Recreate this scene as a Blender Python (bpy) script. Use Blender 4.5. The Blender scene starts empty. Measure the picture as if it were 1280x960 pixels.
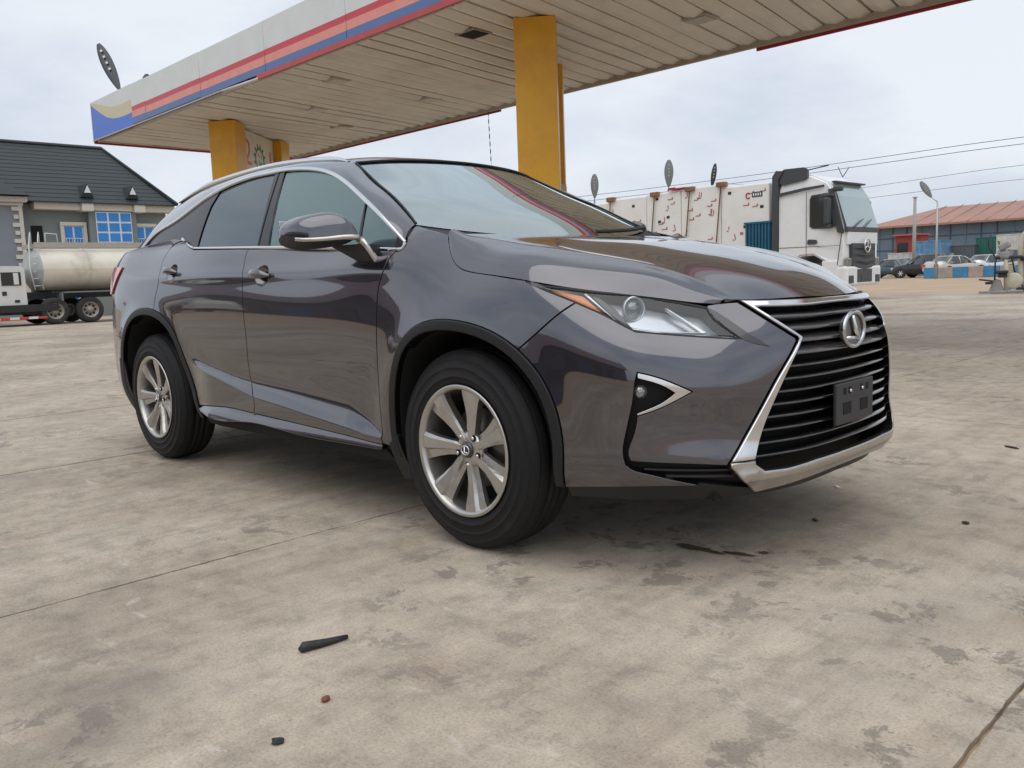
import bpy, bmesh, math, random
import numpy as np
from mathutils import Vector, Matrix
from mathutils.geometry import delaunay_2d_cdt
rnd = random.Random(7)
sc = bpy.context.scene
R = math.radians
# ---------------------------------------------------------------- camera
cam_d = bpy.data.cameras.new('camera'); cam = bpy.data.objects.new('camera', cam_d); sc.collection.objects.link(cam)
sc.camera = cam
cam_d.sensor_width = 36; cam_d.lens = 1072/1280*36; cam_d.clip_start = .05; cam_d.clip_end = 4000
def _cam(yaw, pitch, roll, loc):
    f = Vector((math.cos(yaw)*math.cos(pitch), math.sin(yaw)*math.cos(pitch), math.sin(pitch)))
    r = Vector((math.sin(yaw), -math.cos(yaw), 0)); u = r.cross(f)
    r2 = r*math.cos(roll)+u*math.sin(roll); u2 = -r*math.sin(roll)+u*math.cos(roll)
    m = Matrix((r2, u2, -f)).transposed().to_4x4(); m.translation = loc; return m
cam.matrix_world = _cam(R(135.588), R(-6.958), R(-2.149), Vector((2.3632, -2.9701, 1.0009)))
# ---------------------------------------------------------------- sky, sun, exposure (bright overcast)
SUN_AZ, SUN_EL = R(305), R(68)          # direction towards the sun, from +x counter-clockwise
w = bpy.data.worlds.new('World'); sc.world = w; w.use_nodes = True
N = w.node_tree.nodes; L = w.node_tree.links
bg = N['Background']; bg.inputs['Strength'].default_value = .10
sky = N.new('ShaderNodeTexSky'); sky.sky_type = 'NISHITA'; sky.sun_disc = False
sky.sun_elevation = SUN_EL; sky.sun_rotation = R(90)-SUN_AZ; sky.air_density = 1.0; sky.dust_density = 3.0; sky.ozone_density = 1.0
tc = N.new('ShaderNodeTexCoord')
mp = N.new('ShaderNodeMapping'); mp.inputs['Scale'].default_value = (1, 1, 2.6)
n1 = N.new('ShaderNodeTexNoise'); n1.inputs['Scale'].default_value = 1.9; n1.inputs['Detail'].default_value = 7; n1.inputs['Roughness'].default_value = .55
rp = N.new('ShaderNodeValToRGB'); e = rp.color_ramp.elements
e[0].position = .34; e[0].color = (5.2, 6.1, 7.3, 1); e[1].position = .60; e[1].color = (8.5, 8.9, 9.5, 1)
mx = N.new('ShaderNodeMix'); mx.data_type = 'RGBA'; mx.inputs[0].default_value = .90
L.new(tc.outputs['Generated'], mp.inputs['Vector']); L.new(mp.outputs[0], n1.inputs['Vector']); L.new(n1.outputs[0], rp.inputs[0])
L.new(sky.outputs[0], mx.inputs[6]); L.new(rp.outputs[0], mx.inputs[7]); L.new(mx.outputs[2], bg.inputs['Color'])
sun_d = bpy.data.lights.new('sun', 'SUN'); sun_d.energy = 1.4; sun_d.angle = R(80); sun_d.color = (1, .96, .9)
sun = bpy.data.objects.new('sun', sun_d); sc.collection.objects.link(sun)
sun.rotation_euler = Vector((math.cos(SUN_AZ)*math.cos(SUN_EL), math.sin(SUN_AZ)*math.cos(SUN_EL), math.sin(SUN_EL))).to_track_quat('Z', 'Y').to_euler()
vs = sc.view_settings; vs.view_transform = 'Standard'; vs.look = 'None'; vs.exposure = 0.08; vs.gamma = 1
sc.cycles.max_bounces = 7; sc.cycles.transparent_max_bounces = 16; sc.cycles.use_denoising = True
# ---------------------------------------------------------------- materials
MATS = {}
def mat(name, col=(.5, .5, .5), rough=.5, metal=0., coat=0., var=0., scale=8., bump=0., bscale=40., spec=.5, emit=None, alpha=1., dirt=None, stretch=(1, 1, 1), coords='Object'):
    """procedural Principled material: base colour varied by noise, noise bump, optional dirt colour in patches"""
    if name in MATS: return MATS[name]
    m = bpy.data.materials.new(name); m.use_nodes = True; MATS[name] = m
    nt = m.node_tree; n = nt.nodes; l = nt.links; b = n['Principled BSDF']
    b.inputs['Roughness'].default_value = rough; b.inputs['Metallic'].default_value = metal
    b.inputs['Coat Weight'].default_value = coat; b.inputs['Coat Roughness'].default_value = .03; b.inputs['Specular IOR Level'].default_value = spec
    b.inputs['Base Color'].default_value = (*col, 1)
    if emit: b.inputs['Emission Color'].default_value = (*emit[:3], 1); b.inputs['Emission Strength'].default_value = emit[3]
    if var or bump or dirt:
        t = n.new('ShaderNodeTexCoord'); mpp = n.new('ShaderNodeMapping'); mpp.inputs['Scale'].default_value = stretch
        l.new(t.outputs[coords], mpp.inputs['Vector'])
        src = None
        if var:
            nz = n.new('ShaderNodeTexNoise'); nz.inputs['Scale'].default_value = scale; nz.inputs['Detail'].default_value = 6; l.new(mpp.outputs[0], nz.inputs['Vector'])
            rr = n.new('ShaderNodeValToRGB'); rr.color_ramp.elements[0].position = .3; rr.color_ramp.elements[1].position = .7
            rr.color_ramp.elements[0].color = (*[c*(1-var) for c in col], 1); rr.color_ramp.elements[1].color = (*[min(1, c*(1+var)) for c in col], 1)
            l.new(nz.outputs[0], rr.inputs[0]); src = rr.outputs[0]
            mr = n.new('ShaderNodeMapRange'); mr.inputs['To Min'].default_value = max(0, rough-.12); mr.inputs['To Max'].default_value = min(1, rough+.12)
            l.new(nz.outputs[0], mr.inputs[0])
            if metal < .3 and rough > .3: l.new(mr.outputs[0], b.inputs['Roughness'])
        if dirt:
            nd = n.new('ShaderNodeTexNoise'); nd.inputs['Scale'].default_value = dirt[1]; nd.inputs['Detail'].default_value = 8; nd.inputs['Roughness'].default_value = .65; l.new(mpp.outputs[0], nd.inputs['Vector'])
            rd = n.new('ShaderNodeValToRGB'); rd.color_ramp.elements[0].position = dirt[2]; rd.color_ramp.elements[1].position = dirt[2]+.22
            rd.color_ramp.elements[0].color = (0, 0, 0, 1); rd.color_ramp.elements[1].color = (dirt[3],)*3+(1,)
            l.new(nd.outputs[0], rd.inputs[0]); mi = n.new('ShaderNodeMix'); mi.data_type = 'RGBA'; l.new(rd.outputs[0], mi.inputs[0])
            if src: l.new(src, mi.inputs[6])
            else: mi.inputs[6].default_value = (*col, 1)
            mi.inputs[7].default_value = (*dirt[0], 1); src = mi.outputs[2]
        if src: l.new(src, b.inputs['Base Color'])
        if bump:
            nb = n.new('ShaderNodeTexNoise'); nb.inputs['Scale'].default_value = bscale; nb.inputs['Detail'].default_value = 4; l.new(mpp.outputs[0], nb.inputs['Vector'])
            bp = n.new('ShaderNodeBump'); bp.inputs['Strength'].default_value = bump; bp.inputs['Distance'].default_value = .01; l.new(nb.outputs[0], bp.inputs['Height']); l.new(bp.outputs[0], b.inputs['Normal'])
    return m
def glass_mat(name, tint, rough=.0, ior=1.5, gain=1.0, lo=.0, refl=(1, 1, 1)):
    """thin pane: tinted see-through, mirror reflection by Fresnel"""
    if name in MATS: return MATS[name]
    m = bpy.data.materials.new(name); m.use_nodes = True; MATS[name] = m
    n = m.node_tree.nodes; l = m.node_tree.links; n.remove(n['Principled BSDF'])
    tr = n.new('ShaderNodeBsdfTransparent'); tr.inputs[0].default_value = (*tint, 1)
    gl = n.new('ShaderNodeBsdfGlossy'); gl.inputs['Roughness'].default_value = rough; gl.inputs['Color'].default_value = (*refl, 1)
    fr = n.new('ShaderNodeFresnel'); fr.inputs['IOR'].default_value = ior
    mu = n.new('ShaderNodeMath'); mu.operation = 'MULTIPLY_ADD'; mu.inputs[1].default_value = gain; mu.inputs[2].default_value = lo; mu.use_clamp = True
    ms = n.new('ShaderNodeMixShader'); l.new(fr.outputs[0], mu.inputs[0]); l.new(mu.outputs[0], ms.inputs[0]); l.new(tr.outputs[0], ms.inputs[1]); l.new(gl.outputs[0], ms.inputs[2])
    l.new(ms.outputs[0], n['Material Output'].inputs['Surface'])
    return m
# ---------------------------------------------------------------- object helpers
def link(o): sc.collection.objects.link(o); return o
def thing(name, label, cat, loc=(0, 0, 0), rz=0., group=None, tilt=None):
    o = link(bpy.data.objects.new(name, None)); o.location = loc; o.rotation_euler = (0, 0, rz); o.empty_display_size = .2
    if tilt: o.rotation_euler = tilt
    o['label'] = label; o['category'] = cat
    if group: o['group'] = group
    return o
def tag(o, label=None, cat=None, group=None, kind=None):
    if label: o['label'] = label
    if cat: o['category'] = cat
    if group: o['group'] = group
    if kind: o['kind'] = kind
    return o
def mobj(name, verts, faces, m, parent=None, smooth=False, normals=None, kind=None, label=None):
    me = bpy.data.meshes.new(name); me.from_pydata([tuple(map(float, v)) for v in verts], [], [tuple(int(i) for i in f) for f in faces])
    me.validate(); me.update()
    if smooth: me.polygons.foreach_set('use_smooth', [True]*len(me.polygons))
    if normals is not None and len(me.vertices) == len(normals): me.normals_split_custom_set_from_vertices([tuple(map(float, v)) for v in normals])
    if m: me.materials.append(m)
    o = link(bpy.data.objects.new(name, me)); o.parent = parent
    if kind: o['kind'] = kind
    if label: o['label'] = label
    return o
def copy_tree(o, parent=None):
    c = o.copy(); link(c); c.parent = parent
    for ch in list(o.children): copy_tree(ch, c)
    return c
class MB:
    """collects shapes into one mesh"""
    def __init__(s): s.v = []; s.f = []; s.sm = []
    def add(s, v, f, smooth=False):
        k = len(s.v); s.v += [Vector(p) for p in v]; s.f += [tuple(i+k for i in q) for q in f]; s.sm += [smooth]*len(f); return s
    def box(s, c, d, rz=0., rot=None, bev=0.):
        c = Vector(c); hx, hy, hz = d[0]/2, d[1]/2, d[2]/2
        M = rot if rot is not None else Matrix.Rotation(rz, 3, 'Z')
        if bev <= 0:
            v = [c+M@Vector((x*hx, y*hy, z*hz)) for z in (-1, 1) for x, y in ((-1, -1), (1, -1), (1, 1), (-1, 1))]
            return s.add(v, [(3, 2, 1, 0), (4, 5, 6, 7), (0, 1, 5, 4), (1, 2, 6, 5), (2, 3, 7, 6), (3, 0, 4, 7)])
        b = min(bev, hx*.9, hy*.9, hz*.9); bm = bmesh.new(); bmesh.ops.create_cube(bm, size=1)
        for q in bm.verts: q.co = Vector((q.co.x*2*hx, q.co.y*2*hy, q.co.z*2*hz))
        bmesh.ops.bevel(bm, geom=bm.edges[:], offset=b, segments=2, profile=.5, affect='EDGES')
        bm.verts.index_update(); v = [c+M@q.co for q in bm.verts]; f = [tuple(q.index for q in p.verts) for p in bm.faces]; bm.free()
        return s.add(v, f, False)
    def tube(s, pts, r, n=8, cap=True, closed=False):
        pts = [Vector(p) for p in pts]; rs = r if isinstance(r, (list, tuple)) else [r]*len(pts)
        V = []; k = len(pts); up = None
        for i, p in enumerate(pts):
            if closed: t = (pts[(i+1) % k]-pts[i-1]).normalized()
            else: t = (pts[min(i+1, k-1)]-pts[max(i-1, 0)]).normalized()
            if up is None: up = Vector((0, 0, 1)) if abs(t.z) < .9 else Vector((1, 0, 0))
            a = t.cross(up).normalized(); bq = a.cross(t).normalized(); up = bq
            V += [p+(a*math.cos(2*math.pi*j/n)+bq*math.sin(2*math.pi*j/n))*rs[i] for j in range(n)]
        F = [(i*n+j, i*n+(j+1) % n, (i+1)*n+(j+1) % n, (i+1)*n+j) for i in range(k-1) for j in range(n)]
        if closed: F += [((k-1)*n+j, (k-1)*n+(j+1) % n, (j+1) % n, j) for j in range(n)]
        elif cap: F += [tuple(range(n))[::-1], tuple((k-1)*n+j for j in range(n))]
        return s.add(V, F, True)
    def cyl(s, a, b, r0, r1=None, n=24): return s.tube([a, b], [r0, r0 if r1 is None else r1], n)
    def lathe(s, prof, c=(0, 0, 0), axis='Z', n=32, a0=0., a1=2*math.pi, smooth=True):
        """prof: (radius, height) along the axis"""
        full = abs(a1-a0-2*math.pi) < 1e-6; m = n if full else n+1; c = Vector(c); V = []
        for r, h in prof:
            for j in range(m):
                a = a0+(a1-a0)*j/n; x, y = r*math.cos(a), r*math.sin(a)
                V.append(c+(Vector((x, y, h)) if axis == 'Z' else Vector((x, h, y)) if axis == 'Y' else Vector((h, x, y))))
        F = []
        for i in range(len(prof)-1):
            for j in range(n):
                q = (i*m+j, i*m+(j+1) % m, (i+1)*m+(j+1) % m, (i+1)*m+j); F.append(q if axis != 'Y' else q[::-1])
        return s.add(V, F, smooth)
    def prism(s, poly, M, depth):
        """poly: 2-D outline, M: 4x4 placing x,y in the plane; extruded along its z by depth"""
        n = len(poly); V = [M@Vector((x, y, 0)) for x, y in poly]+[M@Vector((x, y, depth)) for x, y in poly]
        F = [tuple(range(n))[::-1], tuple(range(n, 2*n))]+[(i, (i+1) % n, n+(i+1) % n, n+i) for i in range(n)]
        return s.add(V, F)
    def grid(s, P, smooth=True, flip=False):
        a, b = len(P), len(P[0]); V = [p for r in P for p in r]
        F = [(i*b+j, i*b+j+1, (i+1)*b+j+1, (i+1)*b+j) for i in range(a-1) for j in range(b-1)]
        return s.add(V, [f[::-1] for f in F] if flip else F, smooth)
    def build(s, name, m, parent=None, kind=None, label=None, mirror=False):
        V = s.v; F = s.f
        if mirror: V = [Vector((p.x, -p.y, p.z)) for p in V]; F = [f[::-1] for f in F]
        o = mobj(name, V, F, m, parent, kind=kind, label=label)
        if len(o.data.polygons) == len(s.sm): o.data.polygons.foreach_set('use_smooth', s.sm)
        return o
def text_obj(name, txt, size, m, M, parent, depth=.002):
    cu = bpy.data.curves.new(name, 'FONT'); cu.body = txt; cu.size = size; cu.extrude = depth; cu.align_x = 'CENTER'; cu.align_y = 'CENTER'; cu.resolution_u = 3
    o = bpy.data.objects.new(name, cu); link(o); dg = bpy.context.evaluated_depsgraph_get(); dg.update()
    me = bpy.data.meshes.new_from_object(o.evaluated_get(dg)); bpy.data.objects.remove(o); bpy.data.curves.remove(cu)
    me.name = name; me.materials.clear(); me.materials.append(m); me.transform(M)
    o = link(bpy.data.objects.new(name, me)); o.parent = parent; return o
def plane_M(o, ex, ey):
    ex = Vector(ex).normalized(); ey = Vector(ey).normalized(); ez = ex.cross(ey)
    m = Matrix((ex, ey, ez)).transposed().to_4x4(); m.translation = Vector(o); return m
# ---------------------------------------------------------------- car body surface (right half, w = -y)
class Spl:                                             # natural cubic spline, vector valued
    def __init__(s, t, v):
        s.t = t = np.asarray(t, float); s.v = v = np.asarray(v, float)
        if v.ndim == 1: s.v = v = v[:, None]; s.one = True
        else: s.one = False
        n = len(t); h = np.diff(t); A = np.eye(n); B = np.zeros_like(v)
        for i in range(1, n-1):
            A[i, i-1] = h[i-1]; A[i, i] = 2*(h[i-1]+h[i]); A[i, i+1] = h[i]
            B[i] = 6*((v[i+1]-v[i])/h[i]-(v[i]-v[i-1])/h[i-1])
        s.m = np.linalg.solve(A, B)
    def __call__(s, x):
        x = np.asarray(x, float); xc = np.clip(x, s.t[0], s.t[-1])
        i = np.clip(np.searchsorted(s.t, xc)-1, 0, len(s.t)-2); h = (s.t[i+1]-s.t[i])
        a = ((s.t[i+1]-xc)/h)[..., None]; b = ((xc-s.t[i])/h)[..., None]; h = h[..., None]
        r = a*s.v[i]+b*s.v[i+1]+((a**3-a)*s.m[i]+(b**3-b)*s.m[i+1])*h*h/6
        return r[..., 0] if s.one else r
PLAN = [(1.045,-.2),(1.05,0),(1.045,.2),(1.018,.38),(.975,.5),(.925,.605),(.85,.70),(.755,.79),(.62,.868),(.45,.915),(.25,.937),(0,.943),(-.35,.938),(-.9,.93),
        (-1.6,.93),(-2.2,.935),(-2.79,.935),(-3.1,.93),(-3.40,.90),(-3.64,.80),(-3.79,.62),(-3.87,.32),(-3.89,0),(-3.88,-.2)]
_p = np.array(PLAN, float); _d = np.r_[0, np.cumsum(np.hypot(*np.diff(_p, axis=0).T))]
_d -= _d[1]
plan = Spl(_d, _p)
_ss = np.linspace(0, _d[-2], 3000); _pp = plan(_ss)
S_END = _d[-2]
def s_of_x(x):                                          # arc position of a station on the flank
    m = (_pp[:, 1] > .86); return float(np.interp(-x, -_pp[m, 0], _ss[m]))
def s_of_w(w):                                          # arc position on the nose
    m = _ss < 1.3; return float(np.interp(w, _pp[m, 1], _ss[m]))
ZS = [.18,.28,.36,.45,.55,.65,.75,.85,.95,1.02,1.08,1.14,1.20,1.26]
ST = [ # plan index, offsets along the plan normal for each z
 (1,  [-.12,-.03,.0,.0,.0,.0,-.008,-.035,-.095,-.16,-.23,-.30,-.37,-.44]),
 (3,  [-.12,-.03,.005,.0,.0,.0,-.006,-.05,-.13,-.20,-.27,-.34,-.41,-.48]),
 (5,  [-.14,-.04,.010,.005,.0,.0,-.028,-.09,-.175,-.25,-.32,-.39,-.46,-.53]),
 (7,  [-.15,-.055,.0,.005,.0,.0,-.016,-.065,-.15,-.225,-.30,-.37,-.44,-.51]),
 (9,  [-.12,-.05,-.005,.004,.004,.003,.0,-.013,-.050,-.10,-.165,-.23,-.30,-.37]),
 (11, [-.10,-.045,-.012,.0,.003,.003,.002,-.004,-.026,-.062,-.108,-.165,-.23,-.31]),
 (12, [-.10,-.05,-.022,-.012,-.008,-.004,.0,-.002,-.012,-.024,-.043,-.074,-.13,-.225]),
 (13, [-.10,-.055,-.028,-.020,-.014,-.008,-.002,.001,-.004,-.014,-.031,-.060,-.098,-.15]),
 (14, [-.10,-.055,-.030,-.022,-.015,-.007,.0,.003,.001,-.006,-.018,-.037,-.062,-.095]),
 (15, [-.10,-.055,-.025,-.018,-.012,-.004,.002,.006,.005,-.001,-.012,-.029,-.051,-.080]),
 (16, [-.10,-.05,-.02,-.005,.0,.004,.008,.010,.007,-.003,-.018,-.041,-.072,-.11]),
 (18, [-.13,-.06,-.02,.0,.005,.008,.008,.004,.0,-.006,-.016,-.032,-.06,-.10]),
 (20, [-.16,-.08,-.02,.0,.01,.01,.0,-.015,-.025,-.03,-.035,-.05,-.09,-.16]),
 (22, [-.16,-.08,-.01,.02,.03,.025,.005,-.01,-.02,-.04,-.06,-.10,-.14,-.19]),
]
_sS = np.array([_d[i] for i, _ in ST]); _T = np.array([v for _, v in ST])
_zz = np.linspace(.18, 1.30, 225)
_Tz = np.stack([Spl(ZS, r)(_zz) for r in _T])          # stations x z
_spS = Spl(_sS, _Tz)
_sg = np.linspace(0, S_END, 900); _Dg = _spS(_sg)      # s x z grid
_fx = [.45,.51,.63,.75,1.0,1.24,1.55,1.78,2.03,2.24,2.4]; _fe = [.372,.375,.384,.394,.418,.443,.471,.520,.571,.618,.65]; _fu = [.39,.40,.452,.500,.518,.532,.545,.562,.602,.652,.69]
def ss(a, b, x):
    t = np.clip((x-a)/(b-a), 0, 1); return t*t*t*(t*(6*t-15)+10)
def bump(x, c, r): return np.exp(-((x-c)/r)**2)
def Doff(s, z):
    s = np.asarray(s, float); z = np.asarray(z, float)
    fi = np.clip(s/S_END, 0, 1)*(len(_sg)-1); i = np.clip(fi.astype(int), 0, len(_sg)-2); a = fi-i
    fj = np.clip((z-_zz[0])/(_zz[-1]-_zz[0]), 0, 1)*(len(_zz)-1); j = np.clip(fj.astype(int), 0, len(_zz)-2); b = fj-j
    D = _Dg[i,j]*(1-a)*(1-b)+_Dg[i+1,j]*a*(1-b)+_Dg[i,j+1]*(1-a)*b+_Dg[i+1,j+1]*a*b
    P = plan(s); x = P[..., 0]
    flank = ss(.9, 1.2, s)
    # rising lower crease of the doors: body steps outward below it
    zE = np.interp(-x, _fx, _fe); zU = np.interp(-x, _fx, _fu)
    m = ss(-2.32, -1.95, x)*(1-ss(-.62, -.40, x))
    t = np.clip((zU-z)/np.maximum(zU-zE, .016), 0, 1)
    D = D+flank*m*(.030*t*t*(1.6-.6*t)-.006*np.exp(-((z-zU-.03)/.06)**2))
    # shoulder crease through the handles
    zs_ = 1.055+.012*(-x)
    D = D+flank*.007*np.exp(-((z-zs_)/.035)**2)*ss(-3.2, -2.6, x)*(1-ss(-.5, -.1, x))
    # flared wheel arches
    for cx, r in ((0., .47), (-2.79, .49)):
        q = np.hypot(x-cx, z-.378)
        D = D+flank*.014*np.exp(-((q-r)/.075)**2)*(z < 1.15)
    return D
def S1(s, z):
    s = np.asarray(s, float); z = np.asarray(z, float); s, z = np.broadcast_arrays(s, z)
    P = plan(s); e = 1e-3; T = (plan(np.minimum(s+e, S_END+.1))-plan(s-e)); T /= np.linalg.norm(T, axis=-1, keepdims=True)
    D = Doff(s, z); x = P[..., 0]-T[..., 1]*-D*1.0; w = P[..., 1]-T[..., 0]*D
    # outward normal of the plan is (T_w, -T_x)
    x = P[..., 0]+T[..., 1]*D; w = P[..., 1]-T[..., 0]*D
    return np.stack([x, -w, z], -1)
def GS(x, z):                                          # side glass / cant rail surface
    x = np.asarray(x, float); z = np.asarray(z, float); h = z-1.15
    w = .868-.28*h-.28*h*h-.045*np.clip(-2.2-x, 0, 9)**2-.10*np.clip(x+.75, 0, 9)**2
    return np.stack([x, -w, z], -1)
CV = {
 'hood_gap': [(1.8472,1.1813),(1.815,1.143),(1.7794,1.1053),(1.7371,1.071),(1.6845,1.0458),(1.6178,1.0321),(1.5277,1.0209),(1.4098,1.0052),(1.3459,0.9967),(1.2069,0.9794),(1.11,0.9609),(0.9797,0.9439),(0.8553,0.9298),(0.7849,0.9211),(0.7185,0.9086),(0.64,0.8947)],
 'hl_top': [(1.3399,0.9912),(1.2575,0.9745),(1.2031,0.9677),(1.1063,0.9544),(1.0244,0.9454),(0.9387,0.9375),(0.8557,0.926),(0.7869,0.9136),(0.7207,0.901),(0.645,0.8872)],
 'hl_in': [(0.645,0.8872),(0.6387,0.8642),(0.6,0.8262),(0.5506,0.7843)],
 'hl_bot': [(0.5506,0.7843),(0.6593,0.794),(0.767,0.8046),(0.8508,0.8141),(0.9197,0.8217),(0.9711,0.8463),(1.0256,0.8739),(1.0812,0.8967),(1.1357,0.9183),(1.1954,0.9404),(1.2527,0.96),(1.3019,0.9783),(1.3399,0.9912)],
 'wing': [(0.64,0.8947),(0.5954,0.898),(0.5093,0.9006)],
 'ch_out': [(0.5084,0.901),(0.4427,0.8453),(0.3877,0.8039),(0.3455,0.7766),(0.3421,0.7701),(0.3761,0.7332),(0.4539,0.6412),(0.5395,0.5178),(0.6316,0.3973)],
 'ch_low_out': [(0.6316,0.3973),(0.6327,0.3849),(0.5884,0.3399),(0.518,0.2861)],
 'ch_in': [(0.4593,0.877),(0.4025,0.8334),(0.3233,0.7783),(0.3232,0.772),(0.3632,0.7244),(0.4185,0.6461),(0.4827,0.5359),(0.5423,0.3972)],
 'F_in': [(0.6376,0.3876),(0.688,0.393),(0.8243,0.4033),(0.9209,0.4089),(0.9404,0.4106),(0.948,0.4236),(0.9343,0.4888),(0.9184,0.5568)],
 'F_v': [(0.9184,0.5568),(0.8792,0.5683),(0.8105,0.5965),(0.7454,0.6297),(0.7997,0.6554),(0.8577,0.6788),(0.914,0.6938)],
 'F_out': [(0.914,0.6938),(0.9233,0.6585),(0.9291,0.6089),(0.9399,0.5588),(0.9549,0.4936),(0.9626,0.4283),(0.9563,0.4),(0.9314,0.3818),(0.9022,0.3737),(0.8238,0.3524),(0.7221,0.3258)],
 'ch_top': [(0.5084,0.901),(0.43,0.8979),(0.3249,0.897),(0.1965,0.8957),(0.0482,0.8962)],
 'ch_topin': [(0.4593,0.877),(0.3448,0.8739),(0.221,0.8731),(0.0727,0.8761)],
 'ch_lowin': [(0.5423,0.3972),(0.5428,0.3863),(0.5104,0.3663),(0.4192,0.3639),(0.2718,0.3703),(0.0916,0.3703)],
 'ch_low2': [(0.518,0.2861),(0.4243,0.2943),(0.3125,0.3035),(0.1684,0.3113),(0.062,0.3133)],
 'ch_split': [(0.6316,0.3973),(0.5423,0.3972)],
 'sill_f': [(2.156,0.3466),(2.3592,0.357),(2.5653,0.3645),(2.8874,0.375),(3.2067,0.3853)],
 'sill_r': [(3.2067,0.3853),(3.3572,0.392),(3.4746,0.3954),(3.6635,0.3885),(3.9081,0.3711)],
 'sill_b': [(2.161,0.3255),(2.4051,0.326),(2.6817,0.3251),(2.9603,0.3342),(3.2459,0.3429),(3.6134,0.3293),(3.8362,0.3444)],
 'wedge': [(0.6408,0.8858),(0.604,0.8707),(0.5688,0.8441),(0.5208,0.8016),(0.456,0.754),(0.5057,0.7644),(0.5463,0.7803),(0.5973,0.8238),(0.6341,0.8615)],
 'front_handle': [(3.089,1.0651)],
 'rear_handle': [(4.0903,1.108)],
 'b_low': [(0.7213,0.3209),(0.9247,0.3198),(1.0331,0.3133),(1.1817,0.3027)],
 'fsplit': [(1.1357,0.9183),(1.184,0.8862),(1.2373,0.8429),(1.3201,0.7847)],
 'fd_gap': [(2.0615,1.1282),(2.0847,1.1043),(2.0961,1.061),(2.1192,1.0176),(2.1334,0.9624),(2.1448,0.7944),(2.1535,0.664),(2.1521,0.5658),(2.1516,0.4333),(2.1508,0.3538)],
 'split': [(3.2764,1.1977),(3.2778,1.1566),(3.2644,1.1015),(3.2573,0.9881),(3.2503,0.8553),(3.2562,0.6912),(3.2596,0.5292),(3.2045,0.4554),(3.2207,0.3811)],
 'rd_gap': [(4.0638,1.2842),(4.1919,1.2735),(4.2592,1.2496),(4.2823,1.1776),(4.2483,1.0722),(4.2824,0.9772),(4.2978,0.8813)],
 'belt': [(2.0623,1.1295),(2.147,1.1363),(2.2479,1.1432),(2.65,1.1666),(3.1305,1.1922),(3.2769,1.1985),(3.517,1.2087),(3.8704,1.2243),(3.9754,1.2462),(4.0638,1.2842)],
 'fen_top': [(1.8472,1.1813),(1.9227,1.1999),(2.0019,1.2177),(2.0544,1.2309)],
 'fen_a': [(2.0544,1.2309),(2.0659,1.2139),(2.0748,1.1952)],
 'fen_dlo': [(2.0748,1.1952),(2.0282,1.164),(2.0246,1.1388),(2.0524,1.1278)],
 'qtop': [(4.0638,1.2842),(4.148,1.2981),(4.3638,1.2992),(4.5446,1.2928),(4.6625,1.2846)],
 'tail': [(4.9879,1.2055),(4.7274,1.193),(4.6984,1.1412),(4.7366,1.0892),(4.7899,1.0563)],
 'amber': [(1.2537,0.9691),(1.2061,0.9647),(1.1196,0.9446),(1.1069,0.937),(1.0221,0.8757),(1.0802,0.8972),(1.1357,0.9182),(1.1862,0.9406)],
 'lampstrip': [(1.119,0.9494),(1.1067,0.9514),(0.9813,0.86),(0.9931,0.8632)],
 'lampdark': [(1.1042,0.9519),(1.0756,0.9492),(0.9895,0.8963),(0.9199,0.8264),(0.9786,0.8582)],
 'drl': [(0.8025,0.9023),(0.791,0.9019),(0.6638,0.8187),(0.679,0.8158),(0.6917,0.821)],
 'drl_low': [(0.9382,0.8442),(0.855,0.8293),(0.6707,0.8201),(0.6719,0.8161),(0.8554,0.8241),(0.9328,0.836)],
 'lamp_base': [(0.923,0.8236),(0.8302,0.814),(0.7032,0.8012),(0.5618,0.7901),(0.5692,0.7974),(0.7019,0.8069),(0.8296,0.8197),(0.9262,0.8289)],
 'projc': [(0.9005,0.8905)],
 'proj_l': [(0.9287,0.8943)],
 'proj_t': [(0.9005,0.9287)],
 'dlo_top': [(-3.0732,1.2935),(-2.9706,1.3414),(-2.6464,1.4169),(-2.3941,1.4967),(-2.2021,1.5476),(-2.007,1.5755),(-1.8254,1.5862),(-1.6414,1.5843),(-1.561,1.5831),(-1.3874,1.5722),(-1.216,1.5499),(-1.0827,1.5211),(-0.9172,1.4626),(-0.7266,1.3702),(-0.5924,1.2982),(-0.431,1.1994),(-0.3709,1.1596)],
 'dlo_bot': [(-0.3709,1.1596),(-0.3736,1.1425),(-0.4119,1.1341),(-0.5079,1.1412),(-0.6048,1.1481),(-0.9741,1.1704),(-1.4852,1.1976),(-1.6493,1.2053),(-1.9136,1.2173),(-2.2744,1.2341),(-2.3524,1.2526),(-2.4613,1.2967)],
 'g_fr': [(-1.5075,1.5704),(-1.1224,1.5304),(-0.9935,1.4904),(-0.8505,1.4304),(-0.7123,1.3608),(-0.7044,1.2569),(-0.6938,1.1643),(-1.4492,1.2045)],
 'g_quarter': [(-0.6941,1.3486),(-0.5971,1.2955),(-0.4729,1.2184),(-0.4452,1.1987),(-0.4338,1.1465),(-0.6706,1.1589)],
 'g_rr': [(-2.1754,1.548),(-2.0361,1.5692),(-1.8512,1.5799),(-1.6141,1.5752),(-1.5828,1.3876),(-1.5703,1.211),(-2.2486,1.2471),(-2.2415,1.3531),(-2.2282,1.4619)],
 'g_rq': [(-2.2205,1.5234),(-2.2341,1.4693),(-2.2464,1.3603),(-2.2804,1.2529),(-2.343,1.2659),(-2.4204,1.3038)],
 'b_gap': [(-1.5652,1.5822),(-1.5515,1.3973),(-1.5512,1.2075)],
}
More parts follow.
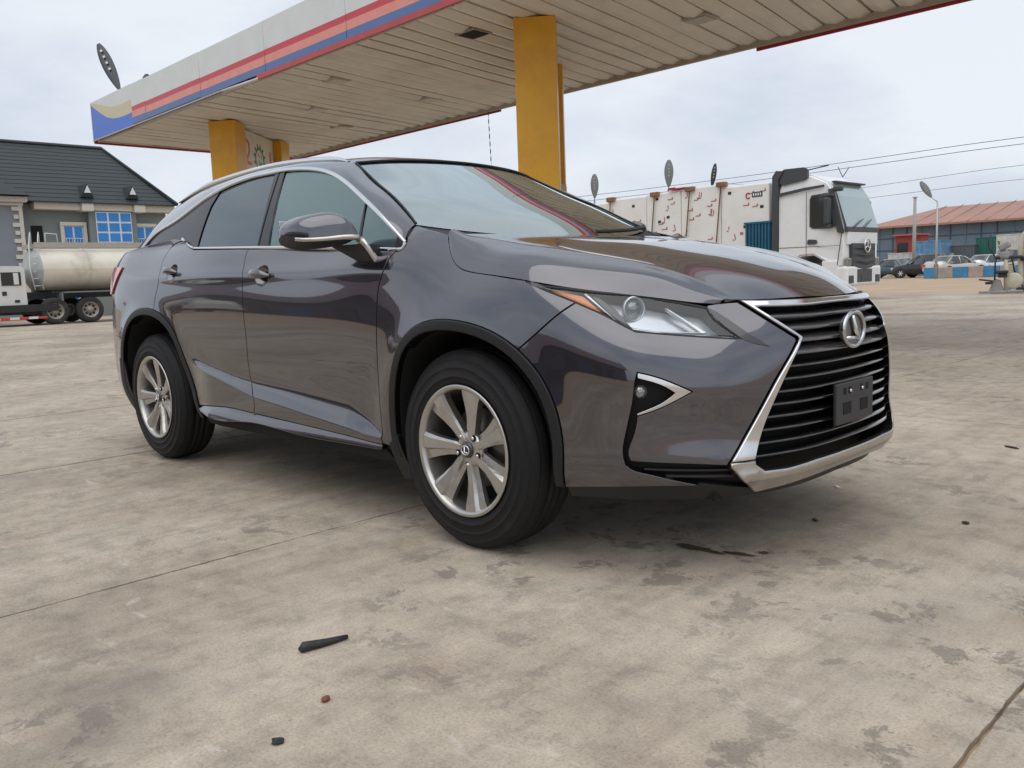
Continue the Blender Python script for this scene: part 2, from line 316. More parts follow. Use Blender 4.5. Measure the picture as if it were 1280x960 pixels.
# ================================================================ the car: x forward from the front axle, y left, z up
def paint_mat():
    m = bpy.data.materials.new('car_paint'); m.use_nodes = True; n = m.node_tree.nodes; l = m.node_tree.links; b = n['Principled BSDF']
    b.inputs['Base Color'].default_value = (.115, .108, .118, 1); b.inputs['Metallic'].default_value = .9; b.inputs['Roughness'].default_value = .26
    b.inputs['Coat Weight'].default_value = 1; b.inputs['Coat Roughness'].default_value = .025; b.inputs['Coat IOR'].default_value = 2.05
    t = n.new('ShaderNodeTexCoord'); v = n.new('ShaderNodeTexVoronoi'); v.inputs['Scale'].default_value = 900; l.new(t.outputs['Object'], v.inputs['Vector'])
    r = n.new('ShaderNodeValToRGB'); r.color_ramp.elements[0].color = (.027, .0245, .034, 1); r.color_ramp.elements[1].color = (.058, .053, .070, 1)
    l.new(v.outputs['Distance'], r.inputs[0]); l.new(r.outputs[0], b.inputs['Base Color'])
    # a thin film of dust on the clear coat
    nz = n.new('ShaderNodeTexNoise'); nz.inputs['Scale'].default_value = 3; nz.inputs['Detail'].default_value = 8; l.new(t.outputs['Object'], nz.inputs['Vector'])
    mr = n.new('ShaderNodeMapRange'); mr.inputs['From Min'].default_value = .35; mr.inputs['From Max'].default_value = .75; mr.inputs['To Min'].default_value = .015; mr.inputs['To Max'].default_value = .07
    l.new(nz.outputs[0], mr.inputs[0]); l.new(mr.outputs[0], b.inputs['Coat Roughness'])
    return m
PAINT = paint_mat()
CHROME = mat('chrome', (.72, .72, .73), .10, 1.)
SATIN = mat('satin_silver', (.52, .50, .47), .26, 1., var=.06, scale=30)
ALLOY = mat('wheel_alloy', (.50, .485, .46), .30, .9, var=.08, scale=14, dirt=((.20, .17, .14), 9, .55, .45))
RUBBER = mat('tyre_rubber', (.011, .011, .012), .62, bump=.12, bscale=120, spec=.28, dirt=((.06, .05, .04), 7, .52, .25))
PLASTIC = mat('black_plastic', (.014, .014, .015), .55, bump=.06, bscale=300)
CLAD = mat('arch_plastic', (.013, .013, .014), .42, bump=.05, bscale=350, spec=.35, dirt=((.05, .043, .036), 5, .58, .3))
PIANO = mat('gloss_black', (.008, .008, .009), .12, coat=1.)
PILLAR = mat('pillar_gloss', (.014, .0145, .017), .10, spec=.5)
DARK = mat('dark_void', (.006, .006, .006), .9)
GRILLE = mat('grille_grey', (.13, .125, .13), .26, .7, coat=.6)
CABIN = mat('cabin_beige', (.36, .32, .26), .7, var=.08)
CABIND = mat('cabin_dark', (.030, .030, .032), .55)
LEATHER = mat('seat_leather', (.55, .49, .40), .5, var=.06, bump=.05, bscale=120)
WSG = glass_mat('windscreen_glass', (.66, .78, .75), gain=1.6, lo=.30, refl=(.90, 1., 1.))
SIDEG = glass_mat('side_glass', (.22, .32, .30), gain=1.3, lo=.16, refl=(.76, .97, .95))
PRIVG = glass_mat('privacy_glass', (.035, .042, .047), gain=1.2, lo=.085, refl=(.86, .96, 1.))
LENS = glass_mat('lamp_lens', (.93, .95, .96), gain=.9, lo=.02)
AMBER = mat('amber_reflector', (.95, .27, .015), .35, coat=1.)
REDL = mat('red_lens', (.62, .16, .18), .2, coat=1.)
REFL = mat('lamp_reflector', (.66, .69, .72), .30, .65)
LAMPBR = mat('lamp_bright', (.85, .87, .88), .20, .5)
LAMPDK = mat('lamp_dark', (.02, .02, .022), .25, coat=.6)

car = thing('sport_utility_vehicle', 'dark grey sport utility vehicle parked on the concrete in the foreground', 'car')
CEN = np.array([-1.4, 0, .6])
def A(k): return np.array(CV[k], float)
def sx(l): return np.array([(s_of_x(x), z) for x, z in l])
def smooth(p, step=.02):
    """resampled cubic through the points"""
    p = np.asarray(p, float); d = np.r_[0, np.cumsum(np.hypot(*np.diff(p, axis=0).T))]
    k = np.r_[True, np.diff(d) > 1e-6]; p = p[k]; d = d[k]
    n = max(2, int(math.ceil(d[-1]/step))+1)
    if len(p) < 3: return np.stack([np.interp(np.linspace(0, d[-1], n), d, p[:, i]) for i in (0, 1)], 1)
    return Spl(d, p)(np.linspace(0, d[-1], n))
def lin(p, step=.02):
    p = np.asarray(p, float); d = np.r_[0, np.cumsum(np.hypot(*np.diff(p, axis=0).T))]; out = []
    for i in range(len(p)-1):
        n = max(1, int(math.ceil((d[i+1]-d[i])/step))); t = np.arange(n)[:, None]/n; out.append(p[i]+(p[i+1]-p[i])*t)
    return np.vstack(out+[p[-1:]])
def loop(*cs):
    """closed outline from curve pieces, repeated points dropped"""
    q = np.vstack(cs); keep = [0]
    for i in range(1, len(q)):
        if np.hypot(*(q[i]-q[keep[-1]])) > .0035: keep.append(i)
    while np.hypot(*(q[keep[-1]]-q[keep[0]])) < .0035: keep.pop()
    return q[keep]
def area(p): x, y = p.T; return .5*np.sum(x*np.roll(y, -1)-np.roll(x, -1)*y)
def inset(p, d):
    """outline moved inwards by d; p counter-clockwise"""
    e = np.roll(p, -1, 0)-p; e /= np.maximum(np.linalg.norm(e, axis=1, keepdims=True), 1e-9); nl = np.stack([-e[:, 1], e[:, 0]], 1)
    b = nl+np.roll(nl, 1, 0); b /= np.maximum(np.linalg.norm(b, axis=1, keepdims=True), 1e-6)
    c = np.clip(np.sum(b*nl, 1), .5, 1)[:, None]; return p+b*d/c
def inside(pts, poly):
    x, y = pts.T; r = np.zeros(len(pts), bool); xj, yj = poly[-1]
    for xi, yi in poly:
        c = ((yi > y) != (yj > y)) & (x < (xj-xi)*(y-yi)/((yj-yi) if yj != yi else 1e-12)+xi); r ^= c; xj, yj = xi, yi
    return r
def S1m(s, z):
    s = np.asarray(s, float); X = S1(np.abs(s), z).copy(); X[..., 1] = np.where(s < 0, -X[..., 1], X[..., 1]); return X
def snorm(surf, u, v):
    e = 2e-3; n = np.cross(surf(u+e, v)-surf(u-e, v), surf(u, v+e)-surf(u, v-e)); n /= np.maximum(np.linalg.norm(n, axis=-1, keepdims=True), 1e-12)
    s = np.sign(np.sum(n*(surf(u, v)-CEN), -1)); return n*(1 if np.sum(s) >= 0 else -1)
def panel(name, outline, surf, m, parent=None, depth=.014, gap=.0016, step=.026, off=0., holes=(), mirror=True, label=None, edge=.0022, lines=()):
    """sheet lying on a surface, cut to an outline in the surface's own coordinates, with folded edges"""
    parent = parent or car; rings = []
    if callable(off):                                       # fold the varying offset into the surface so that shading follows it
        s0_, o0_ = surf, off
        def surf(u, v): return s0_(u, v)+snorm(s0_, u, v)*o0_(u, v)[..., None]
        off = 0.
    for k, q in enumerate([outline]+list(holes)):
        q = np.asarray(q, float); q = q if area(q) > 0 else q[::-1]
        if k: q = q[::-1]                                   # a hole: the sheet lies outside
        rings.append(q)
    top = [inset(q, gap+edge) for q in rings]; low = [inset(q, gap) for q in rings]
    lo, hi = rings[0].min(0), rings[0].max(0)
    gx, gy = np.meshgrid(np.arange(lo[0], hi[0], step), np.arange(lo[1], hi[1], step), indexing='ij'); gx = gx+(np.arange(gx.shape[1]) % 2)*step*.5
    g = np.stack([gx.ravel(), gy.ravel()], 1); ok = inside(g, top[0])
    for q in top[1:]: ok &= ~inside(g, q)
    allb = np.vstack(top); g = g[ok]
    for ql in lines:
        if len(g): g = g[np.min(np.hypot(g[:, None, 0]-ql[None, :, 0], g[:, None, 1]-ql[None, :, 1]), 1) > .005]
    if len(g): g = g[np.min(np.hypot(g[:, None, 0]-allb[None, :, 0], g[:, None, 1]-allb[None, :, 1]), 1) > step*.45]
    pts = [Vector(p) for p in allb]+[Vector(p) for p in g]; ed = []; k = 0
    for q in top: ed += [(k+i, k+(i+1) % len(q)) for i in range(len(q))]; k += len(q)
    for ql in lines:                                        # creases: points along them joined by edges
        ql = np.asarray(ql, float); okl = inside(ql, top[0]) & (np.min(np.hypot(ql[:, None, 0]-allb[None, :, 0], ql[:, None, 1]-allb[None, :, 1]), 1) > .006); ql = ql[okl]
        if len(ql) > 1: k1 = len(pts); pts += [Vector(p) for p in ql]; ed += [(k1+i, k1+i+1) for i in range(len(ql)-1) if np.hypot(*(ql[i+1]-ql[i])) < .03]
    v2, _, f2, ov, _, _ = delaunay_2d_cdt(pts, ed, [], 0, 1e-6)
    U = np.array([tuple(p) for p in v2]); fc = np.array([U[list(f)].mean(0) for f in f2]); kp_ = inside(fc, top[0])
    for q in top[1:]: kp_ &= ~inside(fc, q)
    f2 = [f for f, k_ in zip(f2, kp_) if k_]
    o = off(U[:, 0], U[:, 1])[:, None] if callable(off) else off
    n3 = snorm(surf, U[:, 0], U[:, 1]); P3 = surf(U[:, 0], U[:, 1])+n3*o
    V = list(P3); NN = list(n3); F = []
    for f in f2:
        f = list(f); a, b, c = (P3[i] for i in f[:3])
        if np.dot(np.cross(b-a, c-a), n3[f[0]]) < 0: f = f[::-1]
        F.append(f)
    for t, q in zip(top, low):
        ot = off(t[:, 0], t[:, 1])[:, None] if callable(off) else off
        nt = snorm(surf, t[:, 0], t[:, 1]); Pt = surf(t[:, 0], t[:, 1])+nt*ot; Pq = surf(q[:, 0], q[:, 1])+nt*(ot-edge*.8); lat = Pq-Pt; lat /= np.maximum(np.linalg.norm(lat, axis=1, keepdims=True), 1e-9)
        k0 = len(V); c = len(t); V += list(Pt); NN += list(nt); V += list(Pq); NN += list((nt*.35+lat)/np.linalg.norm(nt*.35+lat, axis=1, keepdims=True))
        V += list(Pq); NN += list(lat); V += list(Pq-nt*depth); NN += list(lat)
        for i in range(c):
            j = (i+1) % c
            for a in (0, 2):
                qd = [k0+a*c+i, k0+a*c+j, k0+(a+1)*c+j, k0+(a+1)*c+i]
                if np.dot(np.cross(V[qd[1]]-V[qd[0]], V[qd[3]]-V[qd[0]]), NN[qd[3]]) < 0: qd = qd[::-1]
                F.append(qd)
    r = mobj(name, V, F, m, parent, True, NN, label=label)
    if mirror:
        V2 = np.array(V)*[1, -1, 1]; N2 = np.array(NN)*[1, -1, 1]
        return r, mobj(name, V2, [f[::-1] for f in F], m, parent, True, N2, label=label)
    return r, None
def ribbon(name, path, width, surf, m, parent=None, off=.004, depth=.012, mirror=True):
    p = smooth(path, .015); t = np.gradient(p, axis=0); t /= np.linalg.norm(t, axis=1, keepdims=True); n = np.stack([-t[:, 1], t[:, 0]], 1)
    wd = np.asarray(width) if np.ndim(width) else np.full(len(p), width)
    if len(wd) != len(p): wd = np.interp(np.linspace(0, 1, len(p)), np.linspace(0, 1, len(wd)), wd)
    prof = [(-.5, -depth), (-.5, -.003), (-.36, .0), (0, .0015), (.36, .0), (.5, -.003), (.5, -depth)]
    rows = []
    for a, h in prof:
        q = p+n*(wd[:, None]*a); nn = snorm(surf, q[:, 0], q[:, 1]); rows.append([Vector(x) for x in surf(q[:, 0], q[:, 1])+nn*(off+h)])
    out = []
    for mir in ((False, True) if mirror else (False,)):
        b = MB(); b.grid(rows, True); out.append(b.build(name, m, parent or car, mirror=mir))
    return out
def spline_grid(ctrl, nu, nv, sharp=()):
    """dense grid through a net of control points (rows x columns x 3)"""
    C_ = np.array(ctrl, float); tu = np.r_[0, np.cumsum(np.mean(np.linalg.norm(np.diff(C_, axis=0), axis=-1), axis=1))]; tv = np.r_[0, np.cumsum(np.mean(np.linalg.norm(np.diff(C_, axis=1), axis=-1), axis=0))]
    G = Spl(tu, C_.reshape(len(C_), -1))(np.linspace(0, tu[-1], nu)).reshape(nu, C_.shape[1], 3)
    G = G.transpose(1, 0, 2); G = Spl(tv, G.reshape(len(G), -1))(np.linspace(0, tv[-1], nv)).reshape(nv, nu, 3); return G.transpose(1, 0, 2)
def grid_obj(name, G, m, parent=None, thick=0., up=True, label=None):
    """grid as a smooth sheet with its normals pointing away from the car's middle, edges folded down"""
    G = np.asarray(G); nu, nv = G.shape[:2]; du = np.gradient(G, axis=0); dv = np.gradient(G, axis=1); n = np.cross(du, dv); n /= np.maximum(np.linalg.norm(n, axis=-1, keepdims=True), 1e-12)
    c = G[nu//2, nv//2]
    if np.dot(n[nu//2, nv//2], c-(CEN+[0, 0, .0])) < 0: n = -n; fl = True
    else: fl = False
    V = list(G.reshape(-1, 3)); NN = list(n.reshape(-1, 3)); F = []
    for i in range(nu-1):
        for j in range(nv-1):
            q = (i*nv+j, (i+1)*nv+j, (i+1)*nv+j+1, i*nv+j+1); F.append(q[::-1] if fl else q)
    if thick:
        b = [(0, j) for j in range(nv)]+[(i, nv-1) for i in range(1, nu)]+[(nu-1, j) for j in range(nv-2, -1, -1)]+[(i, 0) for i in range(nu-2, 0, -1)]
        cen = G.reshape(-1, 3).mean(0); k = len(V); m_ = len(b)
        for i, j in b:
            lat = G[i, j]-cen; lat -= n[i, j]*np.dot(lat, n[i, j]); lat /= np.linalg.norm(lat)+1e-9
            V += [G[i, j], G[i, j]-n[i, j]*thick]; NN += [lat, lat]
        for t in range(m_):
            u = (t+1) % m_; q = (k+2*t, k+2*u, k+2*u+1, k+2*t+1); a_, b_, c_ = V[q[0]], V[q[1]], V[q[3]]
            F.append(q if np.dot(np.cross(b_-a_, c_-a_), NN[q[0]]) > 0 else q[::-1])
    return mobj(name, V, F, m, parent or car, True, NN, label=label)
# ---- body sides
AF = smooth(sx([(-.430,.30),(-.427,.42),(-.412,.562),(-.362,.70),(-.293,.79),(-.192,.845),(-.062,.864),(.058,.858),(.182,.834),(.292,.788),(.358,.742),(.422,.675),(.468,.590),(.492,.495),(.496,.40),(.480,.305)]), .02)
AR = smooth(sx([(-2.19,.30),(-2.198,.36),(-2.212,.43),(-2.25,.54),(-2.31,.66),(-2.386,.774),(-2.484,.853),(-2.62,.90),(-2.76,.912),(-2.90,.897),(-3.02,.85),(-3.13,.755),(-3.20,.64),(-3.235,.50),(-3.24,.38),(-3.22,.29)]), .02)
def near(c, p): return int(np.argmin(np.hypot(*(c-np.asarray(p)).T)))
kf = near(AF, A('fsplit')[-1]); kr = near(AR, A('rd_gap')[-1])
fs = np.vstack([A('fsplit')[:-1], AF[kf]]); rdg = np.vstack([A('rd_gap')[:-1], AR[kr]])
k_sill_f = int(np.argmin(np.abs(AF[:20, 1]-.345))); k_sill_r = int(np.argmin(np.abs(AR[:20, 1]-.372)))
hlb = A('hl_bot')
front_fender = panel('front_fender', loop(smooth(A('hood_gap')[:9][::-1]), smooth(A('fen_top')), lin(A('fen_a')), smooth(A('fen_dlo')), smooth(A('fd_gap')), AF[k_sill_f:kf+1], smooth(fs[::-1]), smooth(hlb[8:])), S1, PAINT)
ch_low_out = A('ch_low_out')
bumper = panel('front_bumper', loop(smooth(hlb[4:9][::-1]), smooth(hlb[:5][::-1]), smooth(A('hl_in')[::-1]), smooth(A('wing')), smooth(A('ch_out')[:4]), smooth(A('ch_out')[4:]), smooth(A('F_in')[:4]), smooth(A('F_in')[4:]), smooth(A('F_v')[:4]), smooth(A('F_v')[3:]), smooth(A('F_out')[:7]), smooth(A('F_out')[6:]), smooth(A('b_low')), AF[kf:][::-1], smooth(fs[::-1])), S1, PAINT, depth=.03)
_fxs = np.arange(.46, 2.35, .012)
def crease_line(zs_, dz): return np.array([(s_of_x(-x_), np.interp(x_, _fx, zs_)+dz) for x_ in _fxs])
CREASES = [crease_line(_fe, 0.), crease_line(_fe, .006)[:140], crease_line(_fe, -.006), crease_line(_fu, 0.)[6:140]]
def handle_hole(key):
    s0, z0 = A(key)[0]; t_ = np.linspace(0, 2*math.pi, 33)[:-1]; return np.stack([s0-.012+.060*np.cos(t_), z0-.004+.048*np.sin(t_)], 1)
front_door = panel('front_door', loop(smooth(A('fd_gap')), smooth(A('sill_f')), smooth(A('split')[::-1]), lin(A('belt')[:6][::-1])), S1, PAINT, step=.013, lines=CREASES, holes=[handle_hole('front_handle')])
rear_door = panel('rear_door', loop(smooth(A('split')), smooth(A('sill_r')), AR[k_sill_r:kr+1], smooth(rdg[::-1]), smooth(A('belt')[5:8][::-1][:0]) if 0 else smooth(A('belt')[7:][::-1]), lin(A('belt')[5:8][::-1])), S1, PAINT, step=.013, lines=CREASES, holes=[handle_hole('rear_handle')])
s_tg = float(_d[20])-.05
qt = A('qtop')
quarter = panel('rear_quarter', loop(smooth(rdg), AR[kr:near(AR, (s_of_x(-3.15), .74))+1], lin([(s_of_x(-3.15), .73), (s_tg, .76)]), lin([(s_tg, .76), (s_tg, 1.235)]), lin([(s_tg, 1.235), tuple(qt[-1])]), smooth(qt[::-1])), S1, PAINT)
kq = near(AR, (s_of_x(-3.15), .74))
rear_bumper = panel('rear_bumper', loop(lin([(S_END-.002, .76), (s_tg, .76), tuple(AR[kq])]), AR[kq:], lin([tuple(AR[-1]), (S_END-.002, .30)]), lin([(S_END-.002, .30), (S_END-.002, .76)])), S1, PAINT, gap=.0012)
tailgate = panel('tailgate', loop(lin([(s_tg, .76), (S_END-.002, .76)]), lin([(S_END-.002, .76), (S_END-.002, 1.235)]), lin([(S_END-.002, 1.235), (s_tg, 1.235)]), lin([(s_tg, 1.235), (s_tg, .76)])), S1, PAINT, gap=.0012)
sill_top = np.vstack([A('sill_f'), A('sill_r')[1:]]); sill_bot = A('sill_b')
zt = lambda s: np.interp(s, sill_top[:, 0], sill_top[:, 1])
panel('sill_moulding', loop(smooth(sill_top), smooth(sill_bot[::-1])), S1, PAINT, off=lambda s, z: -.004+.55*np.clip(zt(s)-z, 0, .08)*ss(3.95, 3.5, s) if 0 else -.006+.62*np.clip(zt(s)-z, 0, .08), depth=.03)
panel('rocker_panel', loop(smooth(sill_bot), lin([tuple(sill_bot[-1]), (s_of_x(-2.2), .36), (s_of_x(-2.19), .265)]), lin([(s_of_x(-2.19), .265), (s_of_x(-.45), .265)]), lin([(s_of_x(-.45), .265), tuple(sill_bot[0])])), S1, DARK, off=-.012)
# arches: flared plastic trims and dark wheel wells
for nm, arc, cx, f in (('front_arch_trim', AF, .03, .918), ('rear_arch_trim', AR, -2.715, .925)):
    c0 = np.array([s_of_x(cx), .378]); inn = c0+(arc-c0)*f; inn[:, 1] = np.where(arc[:, 1] < .378, arc[:, 1], inn[:, 1])
    panel(nm, loop(arc, inn[::-1]), S1, CLAD, off=.007, depth=.05, edge=.006, step=.02, gap=.0)
    for sg in (1, -1):
        b = MB(); Pa = S1(arc[:, 0], arc[:, 1])
        Pb = S1(inn[:, 0], inn[:, 1]); rows = [[Vector((p[0], sg*(p[1]+d), p[2])) for p in Pb] for d in (.02, .15, .30, .42)]
        b.grid(rows, True); b.add([Vector((p[0], sg*(p[1]+.42), p[2])) for p in Pb], [tuple(range(len(Pb)))]); b.build('wheel_well', DARK, car)
panel('mud_flap', lin([(s_of_x(-.445), .36), (s_of_x(-.445), .20), (s_of_x(-.36), .20), (s_of_x(-.39), .40), (s_of_x(-.445), .36)][:-1]), S1, PLASTIC, off=.004, depth=.02, gap=0.)
panel('mud_flap', lin([(s_of_x(-3.245), .60), (s_of_x(-3.27), .24), (s_of_x(-3.14), .22), (s_of_x(-3.18), .60)]), S1, PLASTIC, off=.004, depth=.02, gap=0.)
# ---- nose: lower dam, recess with fog lamp, grille
panel('air_dam', loop(lin([(0.002, .312), (.30, .303), tuple(ch_low_out[-1]), tuple(A('b_low')[0]), tuple(A('b_low')[-1])]), lin([tuple(A('b_low')[-1]), (s_of_x(.48), .255), (.55, .25), (0.002, .26)])), S1, PLASTIC, off=-.012, depth=.03, gap=0.)
rec = loop(smooth(A('F_out')[:7]), smooth(A('F_out')[6:]), lin([tuple(A('F_out')[-1]), tuple(ch_low_out[-1])]), lin(ch_low_out[::-1]), smooth(A('F_in')[:4]), smooth(A('F_in')[4:]), smooth(A('F_v')[:4]), smooth(A('F_v')[3:]))
c_v = A('F_v')
panel('bumper_recess', rec, S1, mat('recess_black', (.006, .006, .007), .5, spec=.2), off=-.028, gap=-.012, depth=.004)
vt = c_v[3]
def toward(p, q, d): p, q = np.asarray(p), np.asarray(q); return p+(q-p)/np.linalg.norm(q-p)*d
vin = np.array([(.9150, .676), (.872, .664), (.832, .648), (.800, .628), (.835, .601), (.880, .580), (.9190, .565)])
panel('fog_trim', loop(smooth(c_v[3:][::-1])[::-1] if 0 else smooth(c_v[:4][::-1])[::-1] if 0 else smooth(c_v[:4]), smooth(c_v[3:]), smooth(vin[:4]), smooth(vin[3:])), S1, CHROME, off=.003, depth=.03, gap=.0005, step=.012)
for sg in (1, -1):
    p0 = S1(.893, .630); b = MB(); d = Vector((.86, -.51*sg, 0)); o_ = Vector((p0[0], p0[1]*sg, p0[2]))-d*.030
    e1 = Vector((0, 0, 1)); e2 = d.cross(e1); rows = []
    for r, h in ((.001, .013), (.013, .011), (.020, .006), (.023, .0), (.025, -.02)): rows.append([o_+d*h+(e1*math.cos(t)+e2*math.sin(t))*r for t in np.linspace(0, 2*math.pi, 20)])
    b.grid(rows, True); b.build('fog_lamp', mat('fog_glass', (.30, .30, .29), .18, .7, var=.4, scale=160, coat=1.), car)
for zc in (.345, .372):      # ribs of the lower side intakes
    ribbon('intake_rib', lin([(.60, zc-.005), (.75, zc), (.90, zc+.006)]), .010, S1, PLASTIC, off=-.016)
def full(right):             # right-hand curve mirrored about the centre line to a closed loop
    r = np.asarray(right, float); return np.vstack([r, (r*[-1, 1])[::-1]])
ct, cti = A('ch_top'), A('ch_topin'); co, ci = A('ch_out'), A('ch_in'); cs = A('ch_split')
outer = np.vstack([[(0.0, .896)], ct[::-1][:-1], smooth(co[:4], .03), smooth(co[4:], .03)]); inner = np.vstack([[(0.0, .8765)], cti[::-1][:-1], smooth(ci[:3], .03), smooth(ci[3:], .03)])
fr = np.vstack([lin(outer, .02), lin(inner[::-1], .02)])
q = np.vstack([lin(outer[::-1], .02), lin((outer*[-1, 1])[1:], .02), lin((inner*[-1, 1])[::-1], .02), lin(inner[1:], .02)])
panel('grille_frame', loop(q), S1m, CHROME, off=.012, depth=.05, edge=.006, mirror=False, gap=0.)
low_o = np.vstack([[(0., .313)], A('ch_low2')[::-1], ch_low_out[::-1][1:]]); low_i = np.vstack([[(0., .370)], A('ch_lowin')[::-1]])
q = np.vstack([lin(low_o[::-1], .02), lin((low_o*[-1, 1])[1:], .02), lin((low_i*[-1, 1])[::-1], .02), lin(low_i[1:], .02)])
panel('grille_lower_bar', loop(q), S1m, SATIN, off=lambda s, z: .014+.012*np.exp(-((z-.345)/.02)**2), depth=.05, edge=.006, mirror=False, gap=0.)
opening = np.vstack([inner, ci[-1:], low_i[::-1][1:]])
panel('grille_back', loop(lin(full(opening[::-1]), .03)), S1m, DARK, off=-.085, gap=-.02, depth=.02, mirror=False)
edge_s = lambda z: float(np.interp(z, np.r_[low_i[:, 1].min()-.02, ci[::-1][:, 1]], np.r_[.50, ci[::-1][:, 0]]))
zi = .852; k = 0
while zi > .385:
    L_ = edge_s(zi)+.004; sv = np.linspace(-L_, L_, 41); rows = []
    wide = zi > .70
    prof = [(-.075, .036), (-.042, .033), (-.006, .005), (-.003, -.002), (-.010, -.006), (-.075, .008)] if wide else [(-.075, .010), (-.024, .009), (-.007, .002), (-.0055, -.002), (-.012, -.005), (-.075, -.003)]
    dip = -.004*np.cos(sv/L_*1.5)
    for o_, h in prof:
        zz_ = zi+h+dip; nn = snorm(S1m, sv, zz_); rows.append([Vector(p) for p in S1m(sv, zz_)+nn*o_])
    b = MB(); b.grid(rows, True, flip=True); ob = b.build('grille_slat', GRILLE if wide else PIANO, car)
    zi -= .0415 if wide else .040; k += 1
# badge: oval ring with a slanting bar letter
xb = float(S1(0., .783)[0])+.012
b = MB(); tt = np.linspace(0, 2*math.pi, 49)[:-1]
b.tube([Vector((xb+.010-.02*abs(math.sin(t))*0, .082*math.cos(t), .783+.060*math.sin(t))) for t in tt], .008, 8, closed=True); badge = b.build('badge', mat('badge_chrome', (.50, .51, .53), .14, 1.), car)
b = MB(); b.prism([(.078*math.cos(t), .056*math.sin(t)) for t in tt], plane_M((xb-.006, 0, .783), (0, 1, 0), (0, 0, 1)), .012); b.build('badge_plate', mat('badge_grey', (.10, .105, .11), .2, .6, coat=1.), badge)
b = MB(); b.tube([Vector((xb+.014, -.020, .832)), Vector((xb+.014, .006, .775)), Vector((xb+.014, .022, .752)), Vector((xb+.014, -.055, .752))][:3], [.007, .009, .008], 8); b.tube([Vector((xb+.014, .024, .752)), Vector((xb+.014, -.066, .756))], [.009, .006], 8); b.build('badge_letter', CHROME, badge)
# licence plate bracket without a plate
xp = float(S1(0., .53)[0])+.004
b = MB(); b.box((xp+.006, 0, .530), (.014, .30, .145), bev=.005); br = b.build('plate_bracket', mat('bracket_plastic', (.028, .028, .031), .5), car)
for y, zc, wy, hz in ((-.085, .573, .018, .024), (-.045, .573, .020, .024), (.05, .573, .018, .024), (.095, .573, .020, .024), (-.066, .512, .062, .042), (.07, .512, .062, .042)):
    b = MB(); b.box((xp+.0125, y, zc), (.004, wy, hz)); b.build('bracket_hole', DARK, br)
for y, zc in ((-.045, .571), (.05, .571)):
    b = MB(); b.cyl((xp+.012, y, zc), (xp+.019, y, zc), .006, n=8); b.build('screw', CHROME, br)
# ---- headlamps
hl = loop(smooth(A('hl_top')), smooth(A('hl_in')), smooth(hlb[:5]), smooth(hlb[4:]))
lamps = panel('headlamp', hl, S1, mat('lamp_inside', (.30, .32, .34), .3, .4), off=-.060, gap=-.004, depth=.002)
for cv_ in (A('hl_top'), A('hl_in'), hlb[:5], hlb[4:]): ribbon('headlamp_seal', cv_, .009, S1, PLASTIC, off=-.002, depth=.05)
def lamp_part(nm, key, m, off, dep=.01, pts=None):
    r = panel(nm, loop(lin(A(key) if pts is None else pts, .015)), S1, m, lamps[0], off=off, depth=dep, gap=0., step=.015)
    r[1].parent = lamps[1]
hin = inset(hl if area(hl) > 0 else hl[::-1], .012)
inner_bowl = [p for p in hin]
lamp_part('reflector_bowl', None, REFL, -.050, .012, pts=np.array([(1.07,.940),(1.0,.935),(.93,.926),(.85,.915),(.79,.903),(.72,.890),(.665,.880),(.642,.860),(.605,.825),(.575,.800),(.70,.806),(.80,.819),(.90,.832),(.945,.853),(1.0,.885),(1.05,.92)]))
lamp_part('amber_reflector', 'amber', AMBER, -.014)
lamp_part('chrome_strip', 'lampstrip', LAMPBR, -.010)
lamp_part('dark_divider', 'lampdark', LAMPDK, -.014)
lamp_part('light_guide', 'drl', LAMPBR, -.020)
lamp_part('light_guide', 'drl_low', LAMPBR, -.020)
lamp_part('lower_trim', 'lamp_base', REFL, -.012)
lamp_part('chrome_strip', None, LAMPBR, -.012, pts=np.array([(1.31,.984),(1.25,.9715),(1.19,.9645),(1.10,.953),(1.10,.949),(1.19,.9595),(1.25,.966),(1.31,.980)]))
pc = A('projc')[0]
for sg, lp in ((1, lamps[0]), (-1, lamps[1])):
    c3 = S1(pc[0]+.004, pc[1]); d = Vector((.93, -.36*sg, .02)).normalized(); o_ = Vector((c3[0], c3[1]*sg, c3[2]))-d*.052
    e1 = Vector((0, 0, 1)); e2 = d.cross(e1).normalized(); e1 = e2.cross(d)
    ring = lambda pr: [[o_+d*h+(e1*math.cos(t)+e2*math.sin(t))*r for t in np.linspace(0, 2*math.pi, 28)] for r, h in pr]
    b = MB(); b.grid(ring([(.033, .0), (.041, .004), (.043, .014), (.039, .020), (.034, .014), (.033, 0)]), True); b.build('projector_ring', REFL, lp)
    b = MB(); b.grid(ring([(.034, .002), (.030, .016), (.020, .026), (.008, .030), (.0005, .031)]), True, flip=False); b.build('projector_lens', glass_mat('projector_glass', (.55, .60, .64), gain=1.6, lo=.12), lp)
    b = MB(); b.grid(ring([(.034, .0), (.025, -.012), (.001, -.02)]), True); b.build('projector_bowl', REFL, lp)
ln = panel('lens_cover', hl, S1, LENS, lamps[0], off=.0, depth=.004, gap=.006); ln[1].parent = lamps[1]
panel('lamp_corner_trim', loop(lin(A('wedge'), .015)), S1, mat('trim_dark', (.028, .027, .03), .25, coat=.8), off=.0015, depth=.004, gap=0., step=.015)
